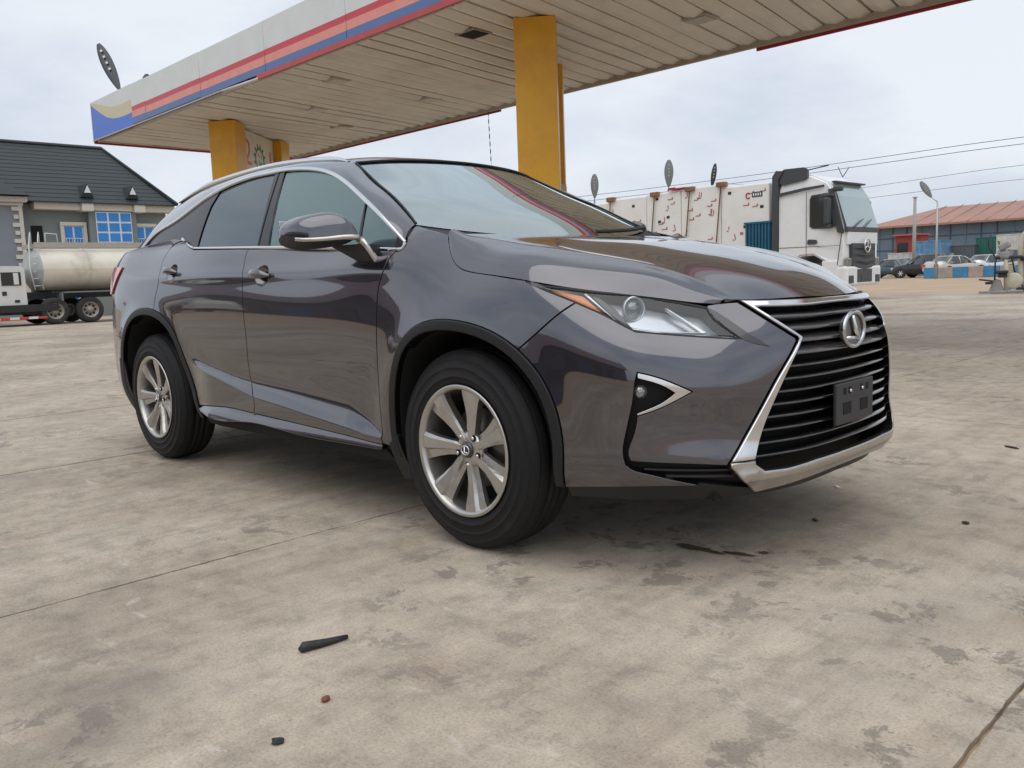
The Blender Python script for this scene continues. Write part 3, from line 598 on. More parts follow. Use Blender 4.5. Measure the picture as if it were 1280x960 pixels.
# ---- tail lamps
tl = [(_d[17]+.20, 1.195), (s_tg+.12, 1.19), (s_tg+.14, 1.11), (s_tg-.05, 1.085), (s_of_x(-3.40), 1.06), (s_of_x(-3.36), 1.115)]
panel('tail_lamp', loop(lin([(s_of_x(-3.22), 1.165), (s_of_x(-3.36), 1.170), (s_tg+.16, 1.16), (s_tg+.16, 1.10), (s_tg-.06, 1.07), (s_tg-.13, 1.00), (s_of_x(-3.36), 1.00), (s_of_x(-3.30), 1.06), (s_of_x(-3.24), 1.13)], .02)), S1, REDL, off=.010, depth=.03, gap=0.)
# ---- bonnet
HC = [ # stations from the windscreen to the nose: gap, shoulder, crease, half, middle (x, w, z)
 [(-0.183,0.786,1.181),(-0.1929,0.7481,1.2019),(-0.2,0.7,1.186),(-0.215,0.35,1.1875),(-0.22,0.0,1.188)],
 [(-0.117,0.835,1.105),(-0.0955,0.7757,1.1584),(-0.08,0.712,1.166),(-0.0725,0.356,1.1708),(-0.07,0.0,1.1724)],
 [(-0.023,0.865,1.046),(0.0193,0.7917,1.1197),(0.05,0.718,1.142),(0.065,0.359,1.1525),(0.07,0.0,1.156)],
 [(0.132,0.875,1.0209),(0.1453,0.7983,1.0987),(0.155,0.722,1.124),(0.1738,0.361,1.1383),(0.18,0.0,1.1431)],
 [(0.31,0.876,0.997),(0.2868,0.7946,1.0782),(0.27,0.715,1.106),(0.2925,0.3575,1.1211),(0.3,0.0,1.126)],
 [(0.47,0.838,0.968),(0.4236,0.7555,1.0527),(0.39,0.675,1.083),(0.4275,0.3375,1.0939),(0.44,0.0,1.0975)],
 [(0.617,0.745,0.941),(0.5491,0.6891,1.0274),(0.5,0.628,1.059),(0.56,0.314,1.0634),(0.58,0.0,1.0645)],
 [(0.725,0.64,0.918),(0.6728,0.5986,0.9957),(0.635,0.548,1.021),(0.7137,0.274,1.0189),(0.74,0.0,1.0178)],
 [(0.795,0.565,0.902),(0.7776,0.5304,0.9446),(0.765,0.497,0.963),(0.8588,0.2485,0.9631),(0.89,0.0,0.9602)],
 [(0.838,0.512,0.897),(0.8542,0.4866,0.9106),(0.866,0.46,0.908),(0.959,0.23,0.9059),(0.99,0.0,0.903)]]
def hood_ctrl():
    out = []
    for r in HC:
        g, q, c, h, m_ = [np.array(p) for p in r]
        q = q+[0, 0, .0]; pre = c+(q-c)*.16; post = c+(h-c)*.08; post = post-[0, 0, .001]
        side = [g, g*.5+q*.5+(np.array([0, .006, .006])), q, pre, c, post, h, m_]
        out.append(side+[p*[1, -1, 1] for p in side[:-1][::-1]])
    a = np.array(out); a[..., 1] *= -1; return a
grid_obj('bonnet', spline_grid(hood_ctrl(), 70, 121), PAINT, thick=.012)
# ---- glasshouse
dt, db = A('dlo_top'), A('dlo_bot')
C2 = np.array([(-.405,.768,1.236),(-.47,.742,1.270),(-.67,.682,1.376),(-.80,.648,1.434),(-.945,.610,1.505),(-1.07,.580,1.568),(-1.2,.568,1.596),(-1.4,.560,1.617),(-1.52,.557,1.626),(-1.62,.555,1.631),(-1.85,.553,1.639),(-2.05,.553,1.641),(-2.3,.557,1.634),(-2.6,.572,1.614),(-2.97,.588,1.548),(-3.30,.625,1.42),(-3.46,.65,1.325),(-3.70,.67,1.22)])
dt_ = np.vstack([dt[::-1], [(-3.25, 1.228)]]); P1 = GS(dt_[:, 0], dt_[:, 1]); P1[:, 1] -= .004; P1[-1] = S1(qt[-1][0], qt[-1][1])+[-.12, .02, -.03]
net = []
for a_, c_ in zip(P1, C2):
    c_ = c_*[1, -1, 1]; mid = (a_+c_)/2; d_ = c_-a_; t_ = np.array([.0, -1, .55]); t_ /= np.linalg.norm(t_); net.append([a_, a_+d_*.25+t_*.009, mid+t_*.014, a_+d_*.75+t_*.011, c_])
for sg in (1, -1):
    G = spline_grid(np.array(net)*[1, sg, 1], 90, 13); grid_obj('roof_frame', G, PAINT, thick=.01)
rf = []
for i_, c_ in enumerate(C2[5:15]):
    x, w_, z = c_; k_ = .085*np.clip((x+1.45)/.38, 0, 1)
    if i_ == 0: rf.append([(x+.088*q_, -w_*u, z+.028*q_+.002) for u, q_ in ((1, 0), (.72, .53), (.4, .85), (0, 1), (-.4, .85), (-.72, .53), (-1, 0))]); continue
    rf.append([(x, -w_, z), (x+.02+k_*.55, -w_*.72, z+.020), (x+.03+k_*.85, -w_*.4, z+.028), (x+.04+k_, 0, z+.031), (x+.03+k_*.85, w_*.4, z+.028), (x+.02+k_*.55, w_*.72, z+.020), (x, w_, z)])
grid_obj('roof', spline_grid(rf, 50, 41), PAINT)
ws = []
for i, c_ in enumerate(C2[:6]):
    t_ = i/5; x, w_, z = c_; dx = .185*(1-t_)+.088*t_; dz = -.058*(1-t_)+.028*t_; bl = .012*math.sin(math.pi*t_)
    ws.append([(x+dx*k_+bl*(1-u*u), -w_*u, z+dz*k_+bl*(1-u*u)) for u, k_ in ((1, 0), (.8, .42), (.5, .78), (0, 1), (-.5, .78), (-.8, .42), (-1, 0))])
wsG = spline_grid(ws, 40, 41); grid_obj('windscreen', wsG-np.array([0, 0, .002]), WSG)
rg = []
for i, c_ in enumerate(C2[14:]):
    x, w_, z = c_; rg.append([(x-k_, -w_*u, z+.01*k_*5) for u, k_ in ((1, 0), (.7, .07), (0, .13), (-.7, .07), (-1, 0))])
grid_obj('rear_screen', spline_grid(rg, 20, 21), PRIVG)
# seal and moulding round the windscreen
edge_r = [Vector(p) for p in wsG[:, 0]]; edge_t = [Vector(p) for p in wsG[-1]]; edge_l = [Vector(p) for p in wsG[:, -1]]
b = MB(); b.tube([p+Vector((.004, 0, .003)) for p in edge_r], .0045, 6); b.tube([p+Vector((.002, 0, .004)) for p in edge_t], .005, 6); b.tube([p+Vector((.004, 0, .003)) for p in edge_l], .0045, 6); b.build('windscreen_seal', PLASTIC, car)
# cowl between bonnet and glass
hb = hood_ctrl()[0]; hp = Spl(np.arange(len(hb)), hb)(np.linspace(0, len(hb)-1, 41)); wb = wsG[0]
b = MB(); b.grid([[Vector(p)+Vector((.01, 0, -.012)) for p in hp], [Vector(p*.5+q_*.5)-Vector((0, 0, .03)) for p, q_ in zip(hp, wb)], [Vector(p)-Vector((0, 0, .006)) for p in wb]], True); b.build('cowl', PLASTIC, car)
dlo = loop(smooth(dt[::-1])[::-1], lin(db))
glz = {'g_fr': ('front_window', SIDEG), 'g_quarter': ('quarter_light', SIDEG), 'g_rr': ('rear_window', PRIVG), 'g_rq': ('quarter_light', PRIVG)}
def rnd_poly(p): return loop(lin(p, .03))
gp = {}
g = A('g_fr'); gp['g_fr'] = loop(smooth(g[:5], .03), lin(g[4:], .03)); g = A('g_rr'); gp['g_rr'] = loop(smooth(g[:4], .03), lin(g[3:7], .03), smooth(g[6:], .03)); gp['g_quarter'] = rnd_poly(A('g_quarter')); gp['g_rq'] = rnd_poly(A('g_rq'))
panel('window_surround', dlo, GS, PILLAR, off=-.004, depth=.02, gap=.004, holes=[gp[k] for k in ('g_fr', 'g_rr', 'g_quarter')])
for k_, (nm, m_) in glz.items():
    if k_ == 'g_rq': continue
    panel(nm, gp[k_], GS, m_, off=-.010, depth=.004, gap=-.006, edge=.001)
ribbon('window_trim', dt, np.r_[[.012]*2, [.017]*13, [.015]*2], GS, CHROME, off=.006)
ribbon('window_trim', np.vstack([db[:3]]), .016, GS, CHROME, off=.008)
ribbon('belt_trim', db[2:10], .015, GS, CHROME, off=.009)
ribbon('belt_trim', db[9:], .017, GS, CHROME, off=.010)
bgp = A('b_gap'); ribbon('pillar_seam', bgp, .006, GS, DARK, off=-.002, depth=.002)
for sg in (1, -1):      # roof rails
    pts = [(-1.12,.580,1.580),(-1.2,.580,1.600),(-1.35,.575,1.618),(-1.6,.568,1.638),(-1.9,.565,1.649),(-2.2,.567,1.645),(-2.45,.575,1.633),(-2.62,.582,1.617),(-2.80,.592,1.584),(-2.95,.60,1.55)]
    p_ = Spl(np.arange(len(pts)), np.array(pts))(np.linspace(0, len(pts)-1, 40)); b = MB()
    rows = []
    for j in range(11):
        a_ = 2*math.pi*j/10; rows.append([Vector((p[0], -sg*(p[1]+.012*math.cos(a_)), p[2]+.016*math.sin(a_)*min(1, 4*k_/39+.25, 3*(39-k_)/39+.2))) for k_, p in enumerate(p_)])
    b.grid(rows, True); b.build('roof_rail', SATIN if 0 else CHROME, car)
b = MB(); b.tube([(-2.95, 0, 1.585), (-3.01, 0, 1.64), (-3.07, 0, 1.66)], [.02, .014, .008], 8); b.build('roof_aerial', PAINT, car)
# wipers parked behind the bonnet edge
for i0, i1, r_ in ((6, 22, 0), (24, 40, 1)):
    b = MB(); pts = [Vector(wsG[r_, i_])+Vector((.02, 0, .012 if r_ else -.02)) for i_ in range(i0, i1)]; b.tube(pts, .010, 6); b.build('wiper', PLASTIC, car)
# ---- door handles in dished cups
HANDLE_CUP = PIANO
for nm, key in (('door_handle', 'front_handle'), ('door_handle', 'rear_handle')):
    s0, z0 = A(key)[0]; pr = front_door if key == 'front_handle' else rear_door
    hh = handle_hole(key); c_h = hh.mean(0); rows = []
    for f_, d_ in ((1.02, .002), (.96, .012), (.8, .026), (.5, .034), (.02, .036)):
        q_ = c_h+(np.vstack([hh, hh[:1]])-c_h)*f_; rows.append(S1(q_[:, 0], q_[:, 1])-snorm(S1, q_[:, 0], q_[:, 1])*d_)
    for sg, par in ((1, pr[0]), (-1, pr[1])):
        b = MB(); b.grid([[Vector((p[0], p[1]*sg, p[2])) for p in r_] for r_ in rows], True, flip=sg < 0); b.build('handle_cup', PAINT, par)
    for sg, par in ((1, pr[0]), (-1, pr[1])):
        b = MB(); rows = []; us = np.linspace(-.105, .085, 21)
        for j in range(9):
            a_ = 2*math.pi*j/8; u_ = np.clip((us+.105)/.19, .02, .98); tk = np.sin(np.pi*u_)**.45
            zz_ = z0+.006*(us/.1)+(.017+.0*us)*tk*math.sin(a_); S_ = S1(s0+us, zz_); N_ = snorm(S1, s0+us, zz_); P_ = S_+N_*((.006+.034*np.sin(np.pi*u_)**.6)+.009*tk*math.cos(a_))[:, None]
            rows.append([Vector((p[0], p[1]*sg, p[2])) for p in P_])
        b.grid(rows, True, flip=(sg < 0)); b.build(nm, PAINT, par)
# ---- door mirrors: painted shell, bright blade, black base
def mirror_shell(sg):
    # cross-sections from the outer end towards the door: w, front x, rear x, bottom z, top z
    st = [(1.161,-.762,-.764,1.2105,1.2115),(1.159,-.72,-.80,1.19,1.232),(1.152,-.680,-.82,1.172,1.250),(1.12,-.630,-.84,1.156,1.276),(1.06,-.590,-.845,1.152,1.295),(1.01,-.562,-.84,1.157,1.298),(.972,-.550,-.825,1.165,1.277),(.948,-.552,-.79,1.185,1.228),(.940,-.575,-.70,1.200,1.208),(.939,-.62,-.622,1.203,1.204)]
    top, low = [], []
    for w_, xf, xr, z0, z1 in st:
        zm = z0+(z1-z0)*.30; sec = []
        for a_ in np.linspace(0, math.pi, 13):
            c_, s_ = math.cos(a_), math.sin(a_); sec.append(Vector((xr+(xf-xr)*(.5+.5*np.sign(c_)*abs(c_)**.6), -w_*sg, zm+(z1-zm)*s_**.65)))
        top.append(sec); sec = []
        for a_ in np.linspace(0, math.pi, 13):
            c_, s_ = math.cos(a_), math.sin(a_); sec.append(Vector((xr+(xf-xr)*(.5+.5*np.sign(c_)*abs(c_)**.75), -w_*sg, zm-(zm-z0)*s_**.8)))
        low.append(sec)
    def dense(n): 
        a = np.array([[tuple(p) for p in r] for r in n]); return spline_grid(a, 26, 25)
    t_ = grid_obj('door_mirror', dense(top), PAINT)
    l_ = dense(low)
    b = MB(); b.grid([[Vector(p) for p in r] for r in l_], True, flip=sg < 0); b.build('mirror_underside', PLASTIC, t_)
    # bright blade along the seam then down the foot
    D_ = dense(top); seam = [Vector(D_[i, 0])+Vector((.004, 0, -.004)) for i in range(3, 24)]
    end = [Vector((-.528, -.942*sg, 1.178)), Vector((-.515, -.928*sg, 1.150)), Vector((-.508, -.91*sg, 1.12)), Vector((-.505, -.895*sg, 1.10))]
    pts = seam+end; n_ = len(pts); rows = []
    for dz, dx in ((.008, 0), (.006, .006), (-.012, .006), (-.016, 0)): rows.append([p+Vector((dx*(1+.0*i), 0, dz*(.6+1.2*(i/n_)**2))) for i, p in enumerate(pts)])
    b = MB(); b.grid(rows, True, flip=sg > 0); b.build('mirror_blade', SATIN, t_)
    b = MB(); b.add([Vector((-.525,-.88*sg,1.075)),Vector((-.64,-.88*sg,1.09)),Vector((-.545,-.945*sg,1.165)),Vector((-.70,-.99*sg,1.165)),Vector((-.525,-.93*sg,1.112)),Vector((-.64,-.95*sg,1.125)),Vector((-.525,-.86*sg,1.16)),Vector((-.66,-.86*sg,1.165))], [(0,1,5,4),(4,5,3,2),(6,7,3,2),(0,4,2,6),(1,7,3,5)]); b.build('mirror_foot', PLASTIC, t_)
    b = MB(); b.box((-.838, -1.05*sg, 1.222), (.006, .17, .10), bev=.002); b.build('mirror_glass', CHROME, t_)
for sg in (1, -1): mirror_shell(sg)
# ---- wheels
WR = .378
def make_wheel():
    b = MB(); pr = [(.246, .030), (.249, .036), (.247, .040), (.240, .041), (.231, .036), (.226, .020), (.221, -.02), (.214, -.10), (.216, -.17), (.24, -.18)]
    b.lathe([(r, -h) for r, h in pr], axis='Y', n=64); wheel = b.build('wheel', ALLOY)
    b = MB(); tp = [(.243, -.160), (.262, -.182), (.300, -.196), (.340, -.192), (.362, -.180), (.374, -.160), (.3772, -.14)]
    g0 = [-.118, -.108, -.062, -.052, -.006, .004]
    prof = list(tp)
    def gr(h): prof.extend([(.378, h-.006), (.3705, h-.004), (.3705, h+.004), (.378, h+.006)])
    for h in (-.104, -.072, -.040): gr(h-.010)
    prof += [(.3772, -.026), (.3735, -.008), (.3645, .010), (.350, .024), (.3465, .0265), (.3455, .0300), (.3425, .0312), (.3410, .0295), (.328, .034), (.3130, .0370), (.3120, .0395), (.3095, .0398), (.3085, .0380), (.300, .039), (.2800, .0384), (.2790, .0405), (.2760, .0405), (.2750, .038), (.262, .035), (.250, .030), (.243, .018)]
    b.lathe([(r, -h) for r, h in prof][::-1] if 0 else [(r, -h) for r, h in prof], axis='Y', n=96); t_ = b.build('tyre', RUBBER, wheel)
    # fine shoulder blocks
    b = MB()
    for k_ in range(72):
        a_ = 2*math.pi*k_/72; c_, s_ = math.cos(a_), math.sin(a_); M_ = Matrix(((c_, 0, -s_), (0, 1, 0), (s_, 0, c_)))
        b.box(Vector((c_*.3640, .006, s_*.3640)), (.012, .020, .027), rot=M_)
    b.build('tread_blocks', RUBBER, wheel)
    for k_ in range(7):
        a0 = math.radians(90-12+k_*360/7); b = MB(); V = []
        # stations r, half width, face offset, skew
        for r, hw, fo in ((.040, .028, .006), (.075, .027, .010), (.12, .031, .014), (.165, .039, .022), (.205, .049, .030), (.232, .057, .032)):
            row = []
            for u_, dz in ((-1, -.034), (-1, -.006), (-.72, .0), (.15, .001), (.34, -.012), (1, -.016), (1, -.034)):
                ang = a0+u_*hw/r if r > .06 else a0+u_*hw/.06; row.append(Vector((r*math.cos(ang), -(fo+dz), r*math.sin(ang))))
            V.append(row)
        b.grid(V, False); b.build('spoke', ALLOY, wheel)
    b = MB(); b.lathe([(.0005, -.004), (.03, -.006), (.058, -.004), (.070, .006), (.070, .03)], axis='Y', n=32); b.build('hub', ALLOY, wheel)
    b = MB(); b.lathe([(.0005, -.017), (.024, -.016), (.031, -.012), (.033, -.004), (.033, .01)], axis='Y', n=28); cap = b.build('centre_cap', PIANO, wheel)
    b = MB(); b.tube([Vector((.021*math.cos(t), -.0175, .017*math.sin(t))) for t in np.linspace(0, 2*math.pi, 25)[:-1]], .0028, 6, closed=True); b.tube([(-.003, -.0185, .014), (-.004, -.0185, -.008), (.013, -.0185, -.009)], .0028, 6); b.build('cap_emblem', CHROME, wheel)
    for k_ in range(5):
        a_ = math.radians(90+36+k_*72); c_ = Vector((.057*math.cos(a_), -.006, .057*math.sin(a_)))
        b = MB(); b.lathe([(.0005, -.001), (.0125, -.001), (.0125, .004)], c=c_, axis='Y', n=14); b.build('lug_recess', DARK, wheel)
        b = MB(); b.cyl(c_, c_+Vector((0, -.006, 0)), .0085, .007, n=6); b.build('lug_nut', CHROME, wheel)
    b = MB(); b.lathe([(.0005, .06), (.150, .06), (.150, .085), (.0005, .085)], axis='Y', n=40); b.build('brake_disc', mat('brake_steel', (.16, .15, .14), .4, .8), wheel)
    b = MB(); b.lathe([(.0005, .11), (.215, .11)], axis='Y', n=32); b.build('wheel_inner', DARK, wheel)
    return wheel
w0 = make_wheel()
for k_, (x, sg, st_, rot) in enumerate(((0, 1, 0, 0), (-2.79, 1, 0, -4), (0, -1, 0, 20), (-2.79, -1, 0, 40))):
    o = w0 if k_ == 0 else copy_tree(w0)
    o.parent = car; o.location = (x, -.893*sg, WR); o.rotation_euler = (0, R(rot), 0 if sg == 1 else math.pi)
# ---- underside and cabin
b = MB(); b.box((-1.45, 0, .30), (4.3, 1.30, .12), bev=.04); b.box((.62, 0, .31), (.5, 1.2, .10)); b.box((-.0, 0, .36), (.10, 1.5, .08)); b.box((-2.79, 0, .36), (.12, 1.5, .1)); b.build('underbody', DARK, car)
b = MB(); b.box((-.2, 0, .64), (1.6, 1.16, .40)); b.box((-1.2, 0, .42), (.6, 1.72, .12)); b.box((-2.79, 0, .72), (.95, 1.14, .2)); b.box((.35, 0, .86), (.75, 1.0, .06)); b.build('bulkhead', DARK, car)
b = MB(); b.box((-1.6, 0, .50), (2.9, 1.66, .06)); b.build('cabin_floor', CABIND, car)
b = MB()
rows = [[Vector((x, y, z)) for y in np.linspace(-.76, .76, 9)] for x, z in ((-.50, 1.150), (-.62, 1.160), (-.80, 1.135), (-.95, 1.05), (-1.0, .85), (-.98, .60))]
b.grid(rows, True); b.build('dashboard', CABIND, car)
b = MB(); b.tube([Vector((-1.10+.06*math.sin(t)*.9, -.38*-1+.18*math.cos(t), 1.06+.165*math.sin(t))) for t in np.linspace(0, 2*math.pi, 29)[:-1]], .016, 8, closed=True); b.box((-1.08, .38, 1.05), (.05, .16, .10), bev=.02); b.build('steering_wheel', CABIND, car)
def seat(x, y):
    b = MB(); b.box((x, y, .70), (.52, .52, .18), bev=.06); b.build('seat', LEATHER, car)
    b = MB(); b.box((x-.32, y, 1.02), (.16, .50, .62), rot=Matrix.Rotation(R(-14), 3, 'Y'), bev=.06); sb = b.build('seat_back', LEATHER, car)
    b = MB(); b.box((x-.44, y, 1.41), (.10, .28, .17), rot=Matrix.Rotation(R(-12), 3, 'Y'), bev=.045); b.build('headrest', LEATHER, car)
for y in (-.38, .38): seat(-1.42, y)
for y in (-.40, .40): seat(-2.22, y)
b = MB(); b.box((-2.62, 0, 1.0), (.12, 1.3, .5), bev=.05); b.build('rear_bench_back', LEATHER, car)
G_ = spline_grid(rf, 20, 15)-np.array([0, 0, .035]); b = MB(); b.grid([[Vector(p) for p in r] for r in G_], True); b.build('headlining', CABIN, car)
for sg in (1, -1):
    b = MB(); b.box((-1.5, -.80*sg, .78), (2.1, .06, .56), bev=.02); b.build('door_lining', CABIND, car)
b = MB(); b.box((-1.02, 0, 1.50), (.03, .22, .06), bev=.02); b.build('rear_view_mirror', CABIND, car)
# ================================================================ ground: cast slabs over a sandy bed
def concrete_mat():
    m = bpy.data.materials.new('yard_concrete'); m.use_nodes = True; n = m.node_tree.nodes; l = m.node_tree.links; b = n['Principled BSDF']
    g = n.new('ShaderNodeNewGeometry')
    def noise(scale, detail=6, rough=.6, st=(1, 1, 1), rz=0., dist=0.):
        mp_ = n.new('ShaderNodeMapping'); mp_.inputs['Scale'].default_value = st; mp_.inputs['Rotation'].default_value = (0, 0, rz); l.new(g.outputs['Position'], mp_.inputs['Vector'])
        z = n.new('ShaderNodeTexNoise'); z.inputs['Scale'].default_value = scale; z.inputs['Detail'].default_value = detail; z.inputs['Roughness'].default_value = rough; z.inputs['Distortion'].default_value = dist
        l.new(mp_.outputs[0], z.inputs['Vector']); return z.outputs[0]
    def ramp(src, stops):
        r = n.new('ShaderNodeValToRGB'); l.new(src, r.inputs[0]); e_ = r.color_ramp.elements
        while len(e_) < len(stops): e_.new(.5)
        for q, (p, c) in zip(e_, stops): q.position = p; q.color = (*c, 1) if len(c) == 3 else c
        return r.outputs[0]
    def mix(f, a, c, mode='MIX'):
        x = n.new('ShaderNodeMix'); x.data_type = 'RGBA'; x.blend_type = mode
        if isinstance(f, (int, float)): x.inputs[0].default_value = f
        else: l.new(f, x.inputs[0])
        for s_, v in ((6, a), (7, c)):
            if isinstance(v, tuple): x.inputs[s_].default_value = (*v, 1)
            else: l.new(v, x.inputs[s_])
        return x.outputs[2]
    def math_(op, a, c=None):
        x = n.new('ShaderNodeMath'); x.operation = op; x.use_clamp = True
        for s_, v in ((0, a), (1, c)):
            if v is None: continue
            if isinstance(v, (int, float)): x.inputs[s_].default_value = v
            else: l.new(v, x.inputs[s_])
        return x.outputs[0]
    W = lambda v: (v, v, v)
    base = ramp(noise(.55, 6, .62), [(.30, (.285, .232, .176)), (.5, (.415, .35, .274)), (.70, (.535, .464, .376))])
    fine = ramp(noise(7, 6, .75), [(.3, W(.70)), (.5, W(1.0)), (.7, W(1.18))])
    c = mix(1., base, fine, 'MULTIPLY')
    grit = ramp(noise(120, 4, .75), [(.34, W(.74)), (.5, W(1.0)), (.70, W(1.14))])
    c = mix(1., c, grit, 'MULTIPLY')
    # trowel and tyre streaks along the slabs
    st1 = ramp(noise(1.0, 5, .65, (11, .7, 1), R(-22), .6), [(.30, W(.84)), (.5, W(1.0)), (.70, W(1.08))]); c = mix(.9, c, st1, 'MULTIPLY')
    scr = ramp(noise(1.0, 4, .6, (70, 1.6, 1), R(28), .3), [(.60, W(1.0)), (.74, W(.78))]); c = mix(ramp(noise(.8, 3, .5), [(.45, W(0)), (.62, W(.8))]), c, mix(1., c, scr, 'MULTIPLY'))
    # greyer laitance areas and red laterite dust
    c = mix(ramp(noise(.9, 6, .6), [(.54, W(0)), (.70, W(.4))]), c, (.37, .325, .272))
    c = mix(ramp(noise(1.6, 7, .65), [(.60, W(0)), (.74, W(.40))]), c, (.33, .215, .145))
    # scuffed, spalled and oily patches: clustered small marks with ragged rims
    clus = ramp(noise(.75, 3, .5), [(.45, W(0)), (.57, W(1))])
    spots = ramp(noise(5.2, 6, .72, (1, 1, 1), 0., .35), [(.555, W(0)), (.585, W(1))]); f = math_('MULTIPLY', clus, spots)
    c = mix(math_('MULTIPLY', f, .60), c, mix(1., (.16, .135, .112), grit, 'MULTIPLY'))
    sp2 = ramp(noise(17, 6, .7), [(.66, W(0)), (.70, W(1))]); c = mix(math_('MULTIPLY', sp2, .55), c, (.12, .10, .085))
    sc2 = ramp(noise(3.4, 7, .75, (1, 2.2, 1), .7, .4), [(.60, W(0)), (.68, W(.55))]); c = mix(sc2, c, (.60, .545, .47))
    pit = ramp(noise(38, 4, .7), [(.67, W(0)), (.70, W(1))]); c = mix(math_('MULTIPLY', pit, .5), c, (.14, .115, .095))
    oil = ramp(noise(.62, 5, .6, (1, 1, 1), 1.3), [(.64, W(0)), (.70, W(1))]); c = mix(math_('MULTIPLY', oil, .35), c, (.15, .13, .115))
    l.new(c, b.inputs['Base Color'])
    rr = ramp(noise(2.2, 6, .6), [(.3, W(.62)), (.7, W(.86))]); l.new(rr, b.inputs['Roughness']); b.inputs['Specular IOR Level'].default_value = .35
    bp = n.new('ShaderNodeBump'); bp.inputs['Strength'].default_value = .35; bp.inputs['Distance'].default_value = .006
    h1 = mix(.5, ramp(noise(60, 6, .7), [(0, W(0)), (1, W(1))]), ramp(noise(1.0, 5, .6, (40, 2, 1), R(-14)), [(0, W(0)), (1, W(1))])); h2 = mix(f, h1, (.25, .25, .25)); l.new(h2, bp.inputs['Height']); l.new(bp.outputs[0], b.inputs['Normal'])
    return m
CONC = concrete_mat()
SAND = mat('sandy_ground', (.43, .315, .21), .9, var=.16, scale=.5, bump=.4, bscale=20, dirt=((.26, .19, .135), .25, .5, .7))
b = MB(); b.add([(-900, -900, -.016), (900, -900, -.016), (900, 900, -.016), (-900, 900, -.016)], [(0, 1, 2, 3)])
ground = tag(b.build('ground', SAND), kind='structure')
# one slab shape: slightly ragged arrises
SW, SL = 2.47, 6.0
slab_meshes = []
for v_ in range(3):
    rs = random.Random(40+v_); ring = []
    for (x0, y0, x1, y1, nn) in ((0, 0, SW, 0, 60), (SW, 0, SW, SL, 240), (SW, SL, 0, SL, 60), (0, SL, 0, 0, 240)):
        wk = 0.
        for i in range(nn):
            wk = wk*.93+rs.uniform(-.0016, .0016); j_ = (wk+rs.uniform(-.0018, .0018)+(.006 if rs.random() < .03 else 0)) if 0 < i else 0; t = i/nn; px, py = x0+(x1-x0)*t, y0+(y1-y0)*t
            nx_, ny_ = -(y1-y0), (x1-x0); q_ = math.hypot(nx_, ny_); g_ = max(.003, .0075+j_); ring.append((px+nx_/q_*g_, py+ny_/q_*g_))
    n_ = len(ring); V = [(x, y, 0) for x, y in ring]+[(x, y, -.0155) for x, y in ring]
    me = bpy.data.meshes.new('slab'); me.from_pydata(V, [], [tuple(range(n_))]+[(i, n_+i, n_+(i+1) % n_, (i+1) % n_) for i in range(n_)]); me.materials.append(CONC); me.update(); slab_meshes.append(me)
for i in range(-15, 5):
    for j in range(-1, 5):
        o = link(bpy.data.objects.new('slab', slab_meshes[(i*7+j*3) % 3])); o.parent = ground; o.location = (-.655+i*SW, -3.15+j*SL+(0 if i % 2 else .0), rnd.uniform(-.0025, .0))
# litter
CHAR = mat('charred_plastic', (.018, .019, .021), .45, bump=.4, bscale=60)
b = MB(); pts = [Vector((.326, -1.826, .010)), Vector((.322, -1.812, .015)), Vector((.326, -1.79, .013)), Vector((.334, -1.755, .011)), Vector((.338, -1.72, .009)), Vector((.343, -1.685, .008))]
b.tube(pts, [.009, .014, .0125, .0105, .0085, .006], 12); tag(b.build('rubber_scrap', CHAR), 'black curved strip of scrap lying on the concrete', 'scrap')
def chip(name, c, s_, col, label, cat, seed):
    rs = random.Random(seed); bm = bmesh.new(); bmesh.ops.create_icosphere(bm, subdivisions=2, radius=1)
    for v in bm.verts: v.co = Vector((round(v.co.x*1.4)/1.4*.5+v.co.x*.5, v.co.y, v.co.z))*rs.uniform(.8, 1.15); v.co = Vector((v.co.x*s_[0], v.co.y*s_[1], max(v.co.z, -.8)*s_[2]))
    bm.verts.index_update(); V = [v.co.copy() for v in bm.verts]; F = [tuple(v.index for v in f.verts) for f in bm.faces]; bm.free()
    rz = rs.uniform(0, 3); M_ = Matrix.Rotation(rz, 3, 'Z'); o = mobj(name, [M_@v for v in V], F, mat('chip_'+cat+str(seed), col, .8, var=.25, scale=60)); o.location = (c[0], c[1], s_[2]*.78); tag(o, label, cat); return o
chip('stone_chip', (.612, -1.928), (.013, .010, .007), (.16, .065, .035), 'small reddish brown stone chip on the concrete', 'stone', 3)
chip('tar_lump', (.70, -2.108), (.016, .010, .008), (.03, .032, .035), 'black lump of tar nearest the bottom edge', 'lump', 5)
chip('paper_scrap', (.65, .77), (.022, .012, .003), (.75, .74, .72), 'white paper scrap in front of the car bumper', 'scrap', 6)
chip('dry_leaf', (.82, .21), (.024, .010, .004), (.10, .08, .06), 'dark dry leaf beyond the bumper shadow', 'leaf', 7)
chip('tar_lump', (1.28, .51), (.016, .012, .006), (.03, .03, .03), 'black lump on bare concrete right of the car', 'lump', 8)
chip('twig', (1.0, 2.11), (.05, .01, .006), (.05, .045, .04), 'short dark twig at the far right of the concrete', 'twig', 9)
